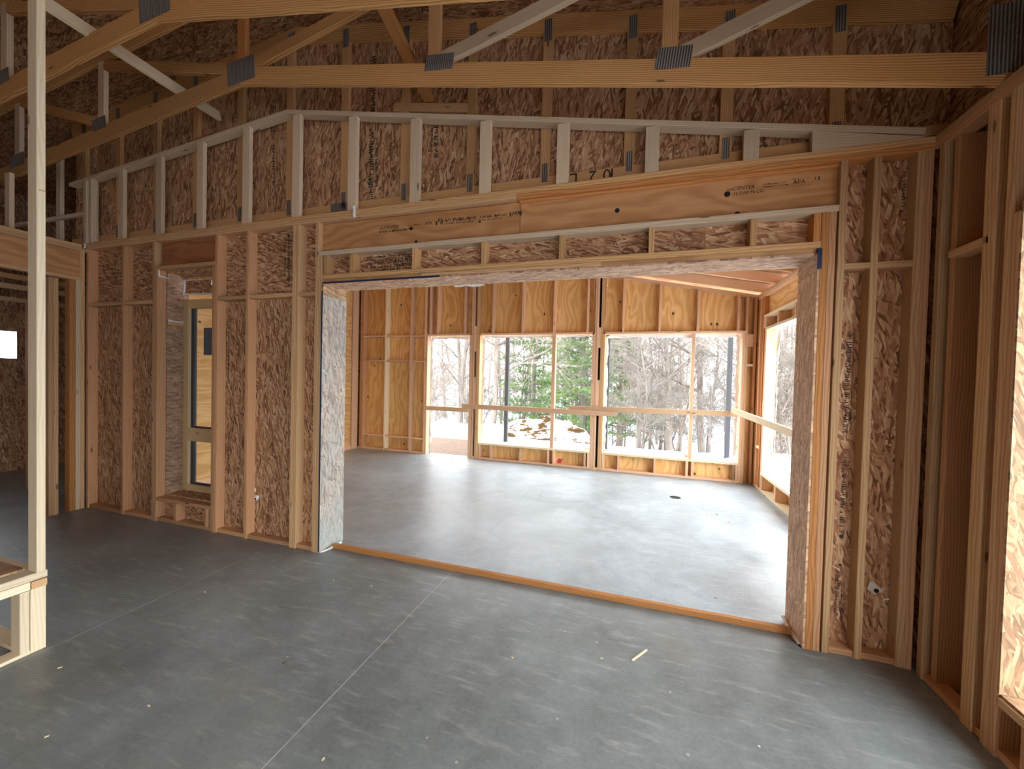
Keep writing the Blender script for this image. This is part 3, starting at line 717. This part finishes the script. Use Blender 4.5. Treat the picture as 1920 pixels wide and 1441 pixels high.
# wall behind the camera, unseen, its one doorway added to let in daylight
wf = empty('wall_front', (-2, YB, 0), 'sheathed wall behind the viewer with one doorway added for daylight', kind='structure')
for x0, x1, z0, z1 in ((-9.2, .5, -.1, 3.6), (1.4, 1.9, -.1, 3.6), (.5, 1.4, 2.2, 3.6), (.5, 1.4, -.1, .02)):
    box('osb_sheet', (x0, YB-.02, z0), (x1, YB, z1), 'osb', wf, 0)
mesh('gable_sheet', [(-9.2, YB, 3.6), (1.9, YB, 3.6), (1.9, YB, roof_bot(1.9)), (RX, YB, roof_bot(RX)+.14), (-9.2, YB, roof_bot(-9.2)+.1),
                     (-9.2, YB-.02, 3.6), (1.9, YB-.02, 3.6), (1.9, YB-.02, roof_bot(1.9)), (RX, YB-.02, roof_bot(RX)+.14), (-9.2, YB-.02, roof_bot(-9.2)+.1)],
     [(0, 1, 2, 3, 4), (9, 8, 7, 6, 5), (0, 5, 6, 1), (1, 6, 7, 2), (2, 7, 8, 3), (3, 8, 9, 4), (4, 9, 5, 0)], 'osb', wf)

# ------------------------------------------------------------------ sunroom end wall
we = empty('wall_end', (-2, YF, 0), 'sunroom end wall of fir plywood and studs with three openings', kind='structure')
YP = YF+.14
def rake(x): return 3.0+.2*(SXR-x) if x > RX else 3.0+.2*(SXR-RX)-.1*(RX-x)
def estud(x, z0, z1=None, mat='fir', wd=.038, nm='stud'): return box(nm, (x, YF, z0), (x+wd, YP, rake(x) if z1 is None else z1), mat, we)
estud(-5.75, 0, mat='stud'); estud(-5.70, 0, mat='stud'); estud(-5.13, 0, mat='cream'); estud(-4.52, 0, mat='fir')
estud(-4.176, 0); estud(-4.138, 0, 2.44)
for x in (-4.07, -3.90, -3.297, -2.70, -2.10, -1.49, -.875, -.255, .345, .945, 1.545): estud(x, 2.478, nm='cripple_stud')
# twin posts with spacers and slots
for c in (-3.045, -.646):
    for dx in (-.116, -.078, -.050, .030, .068): estud(c+dx, 0, None if dx in (-.078, .030, -.050) else 2.44, 'fir' if dx < 0 else 'tan', nm='post_ply')
    for z0, z1 in ((.0, .04), (1.0, 1.62), (2.12, 2.62) if c < -2 else (2.20, 2.56)): box('post_spacer', (c-.013, YF+.005, z0), (c+.031, YF+.13, z1), 'fir', we)
    box('slot_shade', (c-.014, YF+.125, 0), (c+.032, YF+.135, rake(c)), 'black', we, 0)  # black sheet paints in the shade inside the slot
estud(1.63, 0, 2.44); estud(1.668, 0); estud(1.545-.0, 0, 0.31, nm='cripple_stud'); estud(1.79, 0, mat='stud')
box('blocking', (1.706, YF+.01, 1.90), (1.79, YP, 1.94), 'cream', we); box('blocking', (1.706, YF+.03, 2.22), (1.79, YP, 2.42), 'fir', we)
for z in (2.42, 1.895, .29):
    for x0, x1 in ((-5.66, -5.13), (-5.092, -4.52), (-4.482, -4.176)): box('blocking', (x0, YF+.004, z), (x1, YP, z+.036), 'fir', we)
box('lintel_plate', (-4.138, YF, 2.442), (-3.16, YP, 2.478), 'fir', we); box('lintel_plate', (-2.935, YF, 2.442), (-.762, YP, 2.478), 'fir', we); box('lintel_plate', (-.54, YF, 2.442), (1.668, YP, 2.478), 'fir', we)
box('bottom_plate', (SXL, YF+.004, 0), (-4.138, YP, .036), 'fir', we)
for x0, x1, cr in ((-2.935, -.762, (-2.93, -2.69, -2.095, -1.545, -1.44, -.862, -.80)), (-.54, 1.63, (-.535, -.27, .335, .845, .93, 1.545, 1.59))):
    box('rough_sill', (x0, YF-.004, .288), (x1, YP+.01, .326), 'cream', we); box('bottom_plate', (x0, YF+.004, 0), (x1, YP, .036), 'fir', we)
    for x in cr: estud(x, .036, .288, nm='cripple_stud')
box('mullion', (-1.50, YF+.02, .326), (-1.435, YP, 2.442), 'fir', we); box('mullion', (.885, YF+.02, .326), (.935, YP, 2.442), 'fir', we)
for x0, x1, z0, z1 in ((-5.9, -5.2, 0, 1.22), (-5.2, -4.14, 0, 2.44), (-5.9, -5.2, 1.22, 2.44)): pass
def panel(x0, x1, z0, z1):
    v = [(x, y, z) for y in (YP, YP+.015) for x, z in ((x0, z0), (x1, z0), (x1, z1 if z1 else rake(x1)), (x0, z1 if z1 else rake(x0)))]
    c = Vector(((x0+x1)/2, YP, (z0+2.4)/2)); mw = face_mw(c, (0, 0, 1), (-1, 0, 0)); inv = mw.inverted()
    return mesh('plywood_sheet', [tuple(inv @ Vector(p)) for p in v], [(0, 3, 2, 1), (4, 5, 6, 7), (0, 1, 5, 4), (1, 2, 6, 5), (2, 3, 7, 6), (3, 0, 4, 7)], 'ply', we, mw=mw)
panel(-5.95, -5.11, 0, 1.90); panel(-5.108, -4.138, 0, 1.90); panel(-5.95, -5.11, 1.902, None); panel(-5.108, -4.138, 1.902, None)
panel(-4.136, -3.162, 2.44, None); panel(-3.16, -2.94, 0, None); panel(-2.938, -2.09, 2.44, None); panel(-2.088, -.764, 2.44, None); panel(-.762, -.542, 0, None)
panel(-.54, .36, 2.44, None); panel(.362, 1.63, 2.44, None); panel(1.632, 2.0, 0, None)
panel(-2.938, -1.80, 0, .30); panel(-1.798, -.764, 0, .30); panel(-.54, .36, 0, .30); panel(.362, 1.63, 0, .30)
for x0, x1 in ((-5.9, RX-.01), (RX+.01, 1.95)):
    beam('rake_plate', (x0, (YF+YP)/2, rake(x0)+.02), (x1, (YF+YP)/2, rake(x1)+.02), .04, .14, 'fir', we)
sp = disc('red_paint_mark', (-1.33, YP-.001, .08), .06, 9, 'red_ink', we, .0008, jag=.5, seed=8)
# torn house wrap round the openings
def wrap_strip(pts, wdt, nrm, par, seed):
    rnd = random.Random(seed); V, F = [], []; P = []
    for a, b in zip(pts[:-1], pts[1:]):
        a, b = Vector(a), Vector(b); n = max(2, int((b-a).length/.06)); P += [a+(b-a)*i/n for i in range(n)]
    P.append(Vector(pts[-1])); nv = Vector(nrm)
    for i, p in enumerate(P):
        d = (P[min(i+1, len(P)-1)]-P[max(i-1, 0)]).normalized(); sd = d.cross(nv).normalized()
        wv = wdt*(.75+.5*rnd.random()); V += [tuple(p), tuple(p+sd*wv*.5+nv*rnd.uniform(0, .02)), tuple(p+sd*wv+nv*rnd.uniform(-.015, .03))]
    for i in range(len(P)-1):
        for j in range(2): F.append((i*3+j, i*3+j+1, (i+1)*3+j+1, (i+1)*3+j))
    o = mesh('house_wrap_edge', V, F, 'wrap', par, True)
    md = o.modifiers.new('thickness', 'SOLIDIFY'); md.thickness = .002
    return o
yq = YP+.02
wrap_strip([(-4.138, yq, 0), (-4.138, yq, 2.36), (-4.06, yq, 2.44)], -.07, (0, 1, 0), we, 1); wrap_strip([(-4.10, yq, 2.44), (-3.2, yq, 2.44)], -.05, (0, 1, 0), we, 2)
wrap_strip([(-3.16, yq, 2.4), (-3.16, yq, 0)], -.012, (0, 1, 0), we, 3)
wrap_strip([(-2.935, yq, .33), (-2.935, yq, 2.38), (-2.88, yq, 2.44), (-.82, yq, 2.44)], -.035, (0, 1, 0), we, 4)
wrap_strip([(-.762, yq, 2.4), (-.762, yq, .33)], -.015, (0, 1, 0), we, 5)
wrap_strip([(-2.9, yq, .318), (-2.85, yq, .325), (-.78, yq, .322)], .03, (0, 1, 0), we, 6)
wrap_strip([(-.54, yq, .33), (-.54, yq, 2.40), (-.46, yq, 2.44), (1.6, yq, 2.44)], -.05, (0, 1, 0), we, 7)
wrap_strip([(1.63, yq, 2.42), (1.62, yq, .4)], -.05, (0, 1, 0), we, 8); wrap_strip([(-.5, yq, .322), (1.2, yq, .325), (1.6, yq, .33)], .04, (0, 1, 0), we, 9)

# sunroom left wall
ws = empty('wall_sunroom_left', (SXL, 5, 0), 'plywood side wall at the far left of the sunroom', kind='structure')
for z0, z1 in ((0, .62), (.622, 1.24), (1.242, 1.86), (1.862, 3.75)): box('plywood_sheet', (SXL-.015, 3.15, z0), (SXL, 6.98, z1), 'ply', ws, 0)
box('stud', (SXL-.0, 6.985, 0), (SXL+.03, 7.16, 3.7), 'fir', ws); box('outer_sheet', (SXL-.06, 3.1, -.1), (SXL-.045, 7.4, 3.9), 'ply_dark', ws, 0)
box('bottom_plate', (SXL, 3.15, 0), (SXL+.02, 6.98, .09), 'fir', ws)

# sunroom right wall
wq = empty('wall_sunroom_right', (SXR, 5, 0), 'sunroom side wall with a beam, cripples and a long low-silled opening', kind='structure')
X1 = SXR+.14
box('top_plate', (SXR, 3.15, 2.962), (X1, YF, 3.0), 'fir', wq); box('top_plate', (SXR-.01, 3.15, 3.0), (X1, YF, 3.038), 'fir', wq)
box('header_beam', (SXR+.06, 3.2, 2.675), (SXR+.11, 6.86, 2.96), 'ply', wq)
box('header_plate', (SXR, 3.2, 2.635), (X1, 6.86, 2.673), 'cream', wq)
for y in (6.84, 6.24, 5.63, 5.02, 4.41, 3.8): box('cripple_stud', (SXR, y-.019, 2.475), (X1, y+.019, 2.635), 'fir', wq)
box('lintel_plate', (SXR, 3.2, 2.437), (X1, 6.76, 2.475), 'cream', wq)
box('stud', (SXR, 6.722, .29), (X1, 6.76, 2.437), 'fir', wq); box('stud', (SXR, 6.76, 0), (X1, 6.798, 2.64), 'fir', wq); box('stud', (SXR, 6.86, 0), (X1, 6.898, 2.96), 'orange', wq)
box('stud', (SXR, 7.04, 0), (X1, 7.078, 2.96), 'fir', wq); box('stud', (SXR, 7.10, 0), (X1, 7.17, 2.96), 'orange', wq)
box('blocking', (SXR, 6.898, .62), (X1, 7.04, .66), 'cream', wq)
box('rough_sill', (SXR-.005, 3.2, .252), (X1+.02, 6.76, .29), 'cream', wq); box('bottom_plate', (SXR, 3.15, 0), (X1, 7.17, .038), 'cream', wq)
for y in (6.72, 6.11, 5.5, 4.9, 4.3, 3.7): box('cripple_stud', (SXR, y-.019, .038), (X1, y+.019, .252), 'fir', wq)
for y0, y1, z0, z1 in ((3.1, 3.5, 0, 3.05), (6.76, 7.4, 0, 3.05), (3.5, 6.76, 0, .27), (3.5, 6.76, 2.45, 3.05)): box('plywood_sheet', (X1, y0, z0), (X1+.015, y1, z1), 'ply', wq, 0)
wrap_strip([(X1+.02, 6.755, .29), (X1+.02, 6.72, 1.0), (X1+.02, 6.74, 2.0), (X1+.02, 6.60, 2.43)], .05, (1, 0, 0), wq, 11)
wrap_strip([(X1+.01, 6.7, .30), (X1+.02, 5.9, .30), (X1+.02, 4.2, .30)], -.10, (1, 0, 0), wq, 12)
# rafters and deck of the sunroom roof
rf = empty('ceiling_sunroom', (0, 5, 3.5), 'sloping rafters and board deck over the sunroom', kind='structure')
for y in (7.00, 6.40, 5.79, 5.18, 4.57, 3.96, 3.35):
    beam('rafter', (RX, y-.019, rake(RX)+.11), (2.5, y-.019, rake(2.5)+.11), .14, .038, 'fir', rf); beam('rafter', (-6.5, y-.019, rake(-6.5)+.11), (RX, y-.019, rake(RX)+.11), .14, .038, 'fir', rf)
for ya, yb in ((3.16, 4.4), (4.402, 5.6), (5.602, 6.8), (6.802, 7.8)):
    beam('roof_panel', (RX, (ya+yb)/2, rake(RX)+.19), (2.6, (ya+yb)/2, rake(2.6)+.19), yb-ya, .014, 'ply_dark', rf, side=(0, 0, 1), ch=0)
    beam('roof_panel', (-6.6, (ya+yb)/2, rake(-6.6)+.19), (RX, (ya+yb)/2, rake(RX)+.19), yb-ya, .014, 'ply_dark', rf, side=(0, 0, 1), ch=0)

# ------------------------------------------------------------------ temporary guard rails
G = 'temporary guard rail boards'
tag(box('guard_rail', (-4.15, YF-.036, .915), (-3.15, YF+.001, 1.0), 'rail'), 'short greenish guard rail board across the doorway opening', 'rail', G)
tag(beam('guard_rail', (-3.27, YF-.056, 1.037), (-.31, YF-.056, 1.027), .089, .036, 'fir'), 'brown guard rail board across the middle two-light opening', 'rail', G)
tag(beam('guard_rail', (-1.15, YF-.019, 1.094), (1.60, YF-.019, 1.126), .089, .036, 'rail'), 'pale guard rail board across the opening nearest the corner', 'rail', G)
tag(beam('guard_rail', (1.50, YF-.07, 1.19), (1.80, 5.2, 1.05), .089, .038, 'cream', side=(1, .2, 0)), 'light guard rail board running forward along the side opening', 'rail', G)

# ------------------------------------------------------------------ raised platform with corner post at the left edge
pf = empty('platform', (-3.24, 1.34, 0), 'low timber platform with a board deck at the left edge', 'platform')
PX = -3.24
box('deck_panel', (-5.0, -.6, .455), (PX-.10, 1.30, .468), 'osb_bright', pf, 0)
box('edge_plate', (PX-.089, -.6, .415), (PX, 1.351, .455), 'cream', pf); box('edge_plate', (PX-.089, -.6, .368), (PX, 1.283, .412), 'cream', pf); box('edge_plate', (PX-.089, 1.287, .368), (PX+.003, 1.349, .410), 'tan', pf)
box('end_plate', (-5.0, 1.262, .415), (PX-.089, 1.351, .455), 'cream', pf)
box('corner_stud', (PX-.089, 1.285, 0), (PX-.003, 1.347, .366), 'cream', pf); box('stud', (PX-.089, 1.243, .02), (PX, 1.281, .366), 'cream', pf)
for y in (.64, .03, -.58): box('stud', (PX-.089, y, .02), (PX, y+.038, .366), 'cream', pf)
for x in (-3.95, -4.5, -4.98): box('stud', (x, 1.262, .02), (x+.038, 1.351, .413), 'cream', pf)
box('bottom_plate', (PX-.089, -.6, 0), (PX+.002, 1.283, .02), 'cream', pf); box('bottom_plate', (-5.0, 1.262, 0), (PX-.09, 1.351, .02), 'cream', pf)
box('cross_board', (-5.0, 1.10, .02), (PX-.09, 1.14, .20), 'orange', pf)
ps = empty('corner_post', (PX-.04, 1.325, .456), 'tall pale timber post rising from the platform corner', 'post')
box('post_shaft', (PX-.086, 1.308, .456), (PX, 1.345, 4.0), 'cream', ps, .003)
box('nail_scar', (PX-.0005, 1.318, 2.63), (PX+.0025, 1.340, 2.638), 'rail', ps, 0)

# ------------------------------------------------------------------ small things on the floor
def splinter(p, q, wd, th, mat, label, cat='offcut', group=None):
    o = beam('wood_offcut', p, q, wd, th, mat, side=(0, 0, 1), ch=.0015); return tag(o, label, cat, group)
splinter((.028, 2.375, .004), (.112, 2.50, .004), .012, .007, 'cream', 'thin pale wood stick lying on the slab before the opening')
d_ = disc('floor_drain', (.58, 5.935, .0005), .075, 18, 'black', None, .003, (0, 0, 1)); tag(d_, 'dark round drain cap in the sunroom floor', 'drain')
rnd = random.Random(5)
for i in range(16):
    x, y = rnd.uniform(-3.0, .8), rnd.uniform(.9, 2.6); a = rnd.uniform(0, 3.1); L = rnd.uniform(.008, .018)
    o = beam('wood_chip', (x, y, .002), (x+L*math.cos(a), y+L*math.sin(a), .002), .007, .003, 'cream', side=(0, 0, 1), ch=0); tag(o, 'tiny pale wood chip scattered on the grey slab', 'wood chip', 'wood chips on the slab')
for i in range(12):
    x, y = rnd.uniform(-5.6, 1.4), rnd.choice((rnd.uniform(6.8, 7.1), rnd.uniform(4.5, 7))); a = rnd.uniform(0, 3.1); L = rnd.uniform(.02, .06)
    o = beam('wood_chip', (x, y, .003), (x+L*math.cos(a), y+L*math.sin(a), .003), .012, .004, 'yellow', side=(0, 0, 1), ch=0); tag(o, 'small yellow wood shaving on the sunroom floor', 'wood chip', 'wood shavings in the sunroom')

# ------------------------------------------------------------------ outdoors
def hgt(x, y):
    def sm(a, b, t): t = max(0, min(1, (t-a)/(b-a))); return t*t*(3-2*t)
    z = -.32
    d = max(y-10.5, 0); z -= 3.4*sm(0, 20, d)
    z += 15.5*sm(30, 95, y)
    e = max(x-3.5, 0); z -= 2.2*sm(0, 14, e)*(1-sm(40, 80, y)); z += 9*sm(20, 75, x)*(1-sm(30, 60, y))
    z += (.18*math.sin(x*.55+y*.3)+.13*math.sin(x*.21-y*.47))*sm(9, 16, max(y, x+5))
    if x < -9: z += .6*sm(9, 40, -x)
    return z
NX, NY = 90, 92; GX0, GX1, GY0, GY1 = -70, 75, -45, 110
V = []; F = []
for j in range(NY):
    for i in range(NX):
        x = GX0+(GX1-GX0)*i/(NX-1); y = GY0+(GY1-GY0)*j/(NY-1); V.append((x, y, hgt(x, y)))
for j in range(NY-1):
    for i in range(NX-1): a = j*NX+i; F.append((a, a+1, a+1+NX, a+NX))
go = mesh('ground', V, F, 'snow', None, True); tag(go, 'snow-covered ground falling away to wooded hillside', kind='structure')
# boards on the ground outside the doorway
for (y0, y1, z, lb) in ((7.45, 8.62, -.13, 'weathered board sheet on the ground nearest the doorway'), (8.66, 9.9, -.15, 'weathered board sheet on the ground farther from the doorway')):
    tag(box('ground_sheet', (-6.3, y0, z), (-3.0, y1, z+.03), 'osb_ground', ch=0), lb, 'board')
def lump(name, cx, cy, rx, ry, h, mat, seed, label, cat):
    rnd = random.Random(seed); V, F = [], []; n, m_ = 26, 10; ph = [rnd.uniform(0, 6.28) for _ in range(6)]
    for j in range(m_+1):
        r = j/m_
        for i in range(n):
            a = 2*math.pi*i/n; rr = r*(1+.18*math.sin(2*a+ph[0])+.12*math.sin(5*a+ph[1]))
            x, y = cx+rx*rr*math.cos(a), cy+ry*rr*math.sin(a)
            z = hgt(cx, cy)-.15+h*(1-r*r)*(1+.25*math.sin(3*r*4+ph[2]+2*a))+rnd.uniform(-.04, .04)
            V.append((x, y, z))
    for j in range(m_):
        for i in range(n): i2 = (i+1) % n; F.append((j*n+i, (j+1)*n+i, (j+1)*n+i2, j*n+i2))
    return tag(mesh(name, V, F, mat, None, True), label, cat)
lump('snow_mound', -2.9, 13.0, 1.9, 1.1, .72, 'mound', 3, 'snow-capped pile of tan dirt outside the middle opening', 'mound')
lump('snow_mound', -6.3, 12.2, 1.4, .9, .55, 'snow', 4, 'low snow heap outside the doorway opening', 'mound')
lump('snow_mound', -4.6, 12.4, 1.2, .8, .45, 'snow', 6, 'smooth snow bank left of the dirt pile', 'mound')
# grey porch posts outside the openings
for x, lb in ((-2.70, 'slim grey steel post behind the middle opening'), (-.555, 'slim grey steel post beside the twin timber post'), (1.665, 'slim blue-grey steel post behind the corner opening')):
    t = empty('steel_post', (x, 8.2, -.3), lb, 'post', 'porch posts outside'); box('shaft', (x-.04, 8.16, -.29), (x+.04, 8.24, 3.05), 'steel', t); box('base_plate', (x-.08, 8.12, -.31), (x+.08, 8.28, -.29), 'steel', t)
# housewrap lettering sheet outside the side opening
sg = empty('wrap_sheet', (2.08, 7.40, .1), 'pale sheet with red lettering hanging outside the side opening', 'sheet')
box('sheet', (1.99, 7.40, .1), (2.17, 7.404, 2.45), 'wrap', sg, 0)
letters('lettering', 'PL', .135, face_mw((2.05, 7.397, 2.06), (1, 0, 0), (0, 0, 1)), 'red_ink', sg); box('print_bar', (2.06, 7.396, 1.94), (2.13, 7.398, 1.975), 'navy_ink', sg, 0); box('print_bar', (2.08, 7.396, 1.38), (2.10, 7.398, 1.56), 'navy_ink', sg, 0)

# --- trees
def grow(V, F, VT, FT, p, d, L, r, depth, rnd, up=.12, split=3, thin=.62):
    n = 4 if depth > 2 else 3; pts = [p]; q = p; dd = d.copy(); rad = [r]
    for i in range(n):
        dd = (dd + Vector((rnd.gauss(0, .13), rnd.gauss(0, .13), rnd.gauss(up*.3, .06)))).normalized()
        q = q + dd*L/n; pts.append(q); rad.append(r*(1-.55*(i+1)/n))
    big = depth >= 3
    tube_geo(pts, rad, 7 if depth > 3 else (5 if big else 3), V if big else VT, F if big else FT)
    if depth == 0: return
    k = split + (1 if rnd.random() < .5 else 0) + (2 if depth <= 2 else 0)
    for c in range(k):
        t = rnd.uniform(.35, 1.0); i = min(int(t*n), n-1); b = pts[i].lerp(pts[i+1], t*n-i)
        ax = dd.orthogonal(); ax.rotate(Matrix.Rotation(rnd.uniform(0, 6.28), 3, dd))
        nd = (dd*math.cos(a_ := rnd.uniform(.45, .95)) + ax.normalized()*math.sin(a_) + Vector((0, 0, up))).normalized()
        grow(V, F, VT, FT, b, nd, L*rnd.uniform(.5, .75), max(rad[i]*thin*rnd.uniform(.6, .9), .006), depth-1, rnd, up, split, thin)

def bare_tree(seed, H, r, depth=4, split=3, lean=.05):
    rnd = random.Random(seed); V, F, VT, FT = [], [], [], []
    p = Vector((0, 0, -.3)); d = Vector((rnd.gauss(0, lean), rnd.gauss(0, lean), 1)).normalized()
    pts = [p]; rad = [r]; n = 9
    for i in range(n):
        d = (d + Vector((rnd.gauss(0, .05), rnd.gauss(0, .05), .03))).normalized(); pts.append(pts[-1]+d*H/n); rad.append(r*(1-.85*(i+1)/n)+.01)
    tube_geo(pts, rad, 8, V, F)
    for i in range(2, n+1):
        for c in range(rnd.choice((1, 2, 2, 3))):
            a = rnd.uniform(0, 6.28); e = rnd.uniform(.25, .8)
            nd = Vector((math.cos(a)*math.cos(e), math.sin(a)*math.cos(e), math.sin(e)))
            grow(V, F, VT, FT, pts[i], nd, H*rnd.uniform(.16, .30)*(1.15-.5*i/n), rad[i]*.55, depth-1, rnd, .12, split)
    m1 = bpy.data.meshes.new('trunk'); m1.from_pydata(V, [], F); m1.update(); m1.materials.append(M['bark'])
    m2 = bpy.data.meshes.new('twigs'); m2.from_pydata(VT, [], FT); m2.update(); m2.materials.append(M['twig'])
    return m1, m2

def pine(seed, H, wdt):
    rnd = random.Random(seed); V, F, NV, NF = [], [], [], []
    pts = [Vector((0, 0, -.3+H*i/8)) + Vector((rnd.gauss(0, .03), rnd.gauss(0, .03), 0)) for i in range(9)]
    tube_geo(pts, [.17*(1-i/8.6) for i in range(9)], 8, V, F)
    z = H*.10
    while z < H*.97:
        nb = rnd.randint(4, 6); a0 = rnd.uniform(0, 6.28)
        for b in range(nb):
            a = a0+6.28*b/nb+rnd.gauss(0, .2); L = wdt*(1-z/H)**.75*rnd.uniform(.75, 1.15)+.25
            base = Vector((0, 0, z)); el = rnd.uniform(.0, .3)
            P = [base]; dv = Vector((math.cos(a)*math.cos(el), math.sin(a)*math.cos(el), math.sin(el)))
            for s in range(5): dv = (dv+Vector((rnd.gauss(0, .1), rnd.gauss(0, .1), rnd.gauss(.02, .06)))).normalized(); P.append(P[-1]+dv*L/5)
            tube_geo(P, [.028*(1-s/5.5) for s in range(6)], 3, V, F)
            for tft in range(int(12+L*18)):
                t = rnd.uniform(.22, 1)*5; i = min(int(t), 4); c = P[i].lerp(P[i+1], t-i) + Vector((rnd.gauss(0, .16*L**.5), rnd.gauss(0, .16*L**.5), rnd.gauss(.02, .07)))
                for nn in range(9):
                    dn_ = Vector((rnd.gauss(0, 1), rnd.gauss(0, 1), rnd.gauss(.25, .7))).normalized(); ln = rnd.uniform(.09, .17)
                    sd = dn_.orthogonal().normalized()*.011; bb = len(NV)
                    NV.extend((tuple(c-sd), tuple(c+sd), tuple(c+dn_*ln))); NF.append((bb, bb+1, bb+2))
        z += rnd.uniform(.32, .5)
    m1 = bpy.data.meshes.new('trunk'); m1.from_pydata(V, [], F); m1.update(); m1.materials.append(M['bark'])
    m2 = bpy.data.meshes.new('needles'); m2.from_pydata(NV, [], NF); m2.update(); m2.materials.append(M['needle'])
    return m1, m2

def put(name, meshes, parts, x, y, rz, sc, label, cat, group):
    o = empty(name, (x, y, hgt(x, y)), label, cat, group)
    o.rotation_euler = (0, 0, rz); o.scale = (sc, sc, sc)
    for m_, nm in zip(meshes, parts):
        c = bpy.data.objects.new(nm, m_); COL.objects.link(c); c.parent = o
        if nm in ('twigs', 'needles'): c['kind'] = 'stuff'
    return o

PINES = [pine(1, 9.5, 2.3), pine(2, 8.0, 2.5)]
for i, (x, y, v, s, lb) in enumerate(((-5.2, 20.5, 0, 1.05, 'tall feathery pine left of the mullion in the middle opening'), (-2.3, 18.0, 1, 1.0, 'bright green pine right of the mullion in the middle opening'),
                                       (-.75, 21.5, 0, .95, 'dark pine behind the left pane of the corner opening'), (-3.7, 26, 1, 1.1, 'far pine between the two nearer green pines'))):
    put('pine_tree', PINES[v], ('trunk', 'needles'), x, y, i*1.3, s, lb, 'tree', 'pines beyond the windows')
BT = [bare_tree(s, H, r, 4, sp) for s, H, r, sp in ((11, 11, .10, 3), (12, 13, .14, 3), (13, 9, .065, 3), (14, 12, .085, 3))]
BS = [bare_tree(s, H, r, 4, 3, .3) for s, H, r in ((21, 4.6, .03), (22, 3.4, .026))]
rnd = random.Random(77)
TL = ['slender bare grey tree', 'thick-trunked bare tree', 'small bare sapling', 'tall fine-branched bare tree']
SL = ['arching leafless shrub', 'low leafless thicket shrub']
RANK = ['nearest', 'second nearest', 'third nearest', 'fourth nearest', 'fifth nearest', 'sixth nearest']
def seen_through(x, y):
    X = x*YF/y
    if X > 1.78: return 'seen through the sunroom side opening'
    for lim, t in ((-3.05, 'seen through the doorway opening'), (-1.47, 'seen through the left light of the middle opening'), (-.65, 'seen through the right light of the middle opening'),
                   (.91, 'seen through the left light of the corner opening'), (9, 'seen through the right light of the corner opening')):
        if X < lim: return t
def ranked(spots, kinds):
    out, n = [], {}
    for x, y, v in sorted(spots, key=lambda q: q[0]**2+q[1]**2):
        if not (-4.14-3.2*YF/y < x*YF/y < 2.6+2.2*YF/y): continue          # hidden behind the walls
        if y < 25 and -2.6 < x*YF/y < -.05: continue                        # the pines stand free of brush
        key = (v, seen_through(x, y)); i = n.get(key, 0); n[key] = i+1
        out.append((x, y, v, '%s %s %s' % (RANK[i] if i < len(RANK) else 'farther', kinds[v], key[1])))
    return out
spots = [(-7.7, 16.5, 1), (-8.3, 18, 0), (-6.2, 16.8, 1), (-7.0, 22, 3), (.2, 14.6, 2), (1.25, 15.5, 0), (2.6, 17, 1), (-9.5, 24, 3), (.9, 24, 3), (3.4, 12.5, 2), (2.3, 22, 3)]
for i in range(130):
    y = 20+65*rnd.random()**1.15; lo, hi = -y*.66-3, y*.44+3
    spots.append((rnd.uniform(lo, hi), y, rnd.randrange(4)))
for x, y, v, lb in ranked(spots, TL):
    put('bare_tree', BT[v], ('trunk', 'twigs'), x, y, rnd.uniform(0, 6.28), rnd.uniform(.85, 1.2), lb, 'tree', 'bare trees in the woods')
sh = []
for i in range(78):
    y = rnd.uniform(13.0, 40); sh.append((rnd.uniform(-y*.62, y*.40+2), y, rnd.randrange(2)))
for x, y, v, lb in ranked(sh, SL):
    put('bare_shrub', BS[v], ('stems', 'twigs'), x, y, rnd.uniform(0, 6.28), rnd.uniform(.8, 1.3), lb, 'shrub', 'leafless brush in the snow')
bpy.context.view_layer.update()
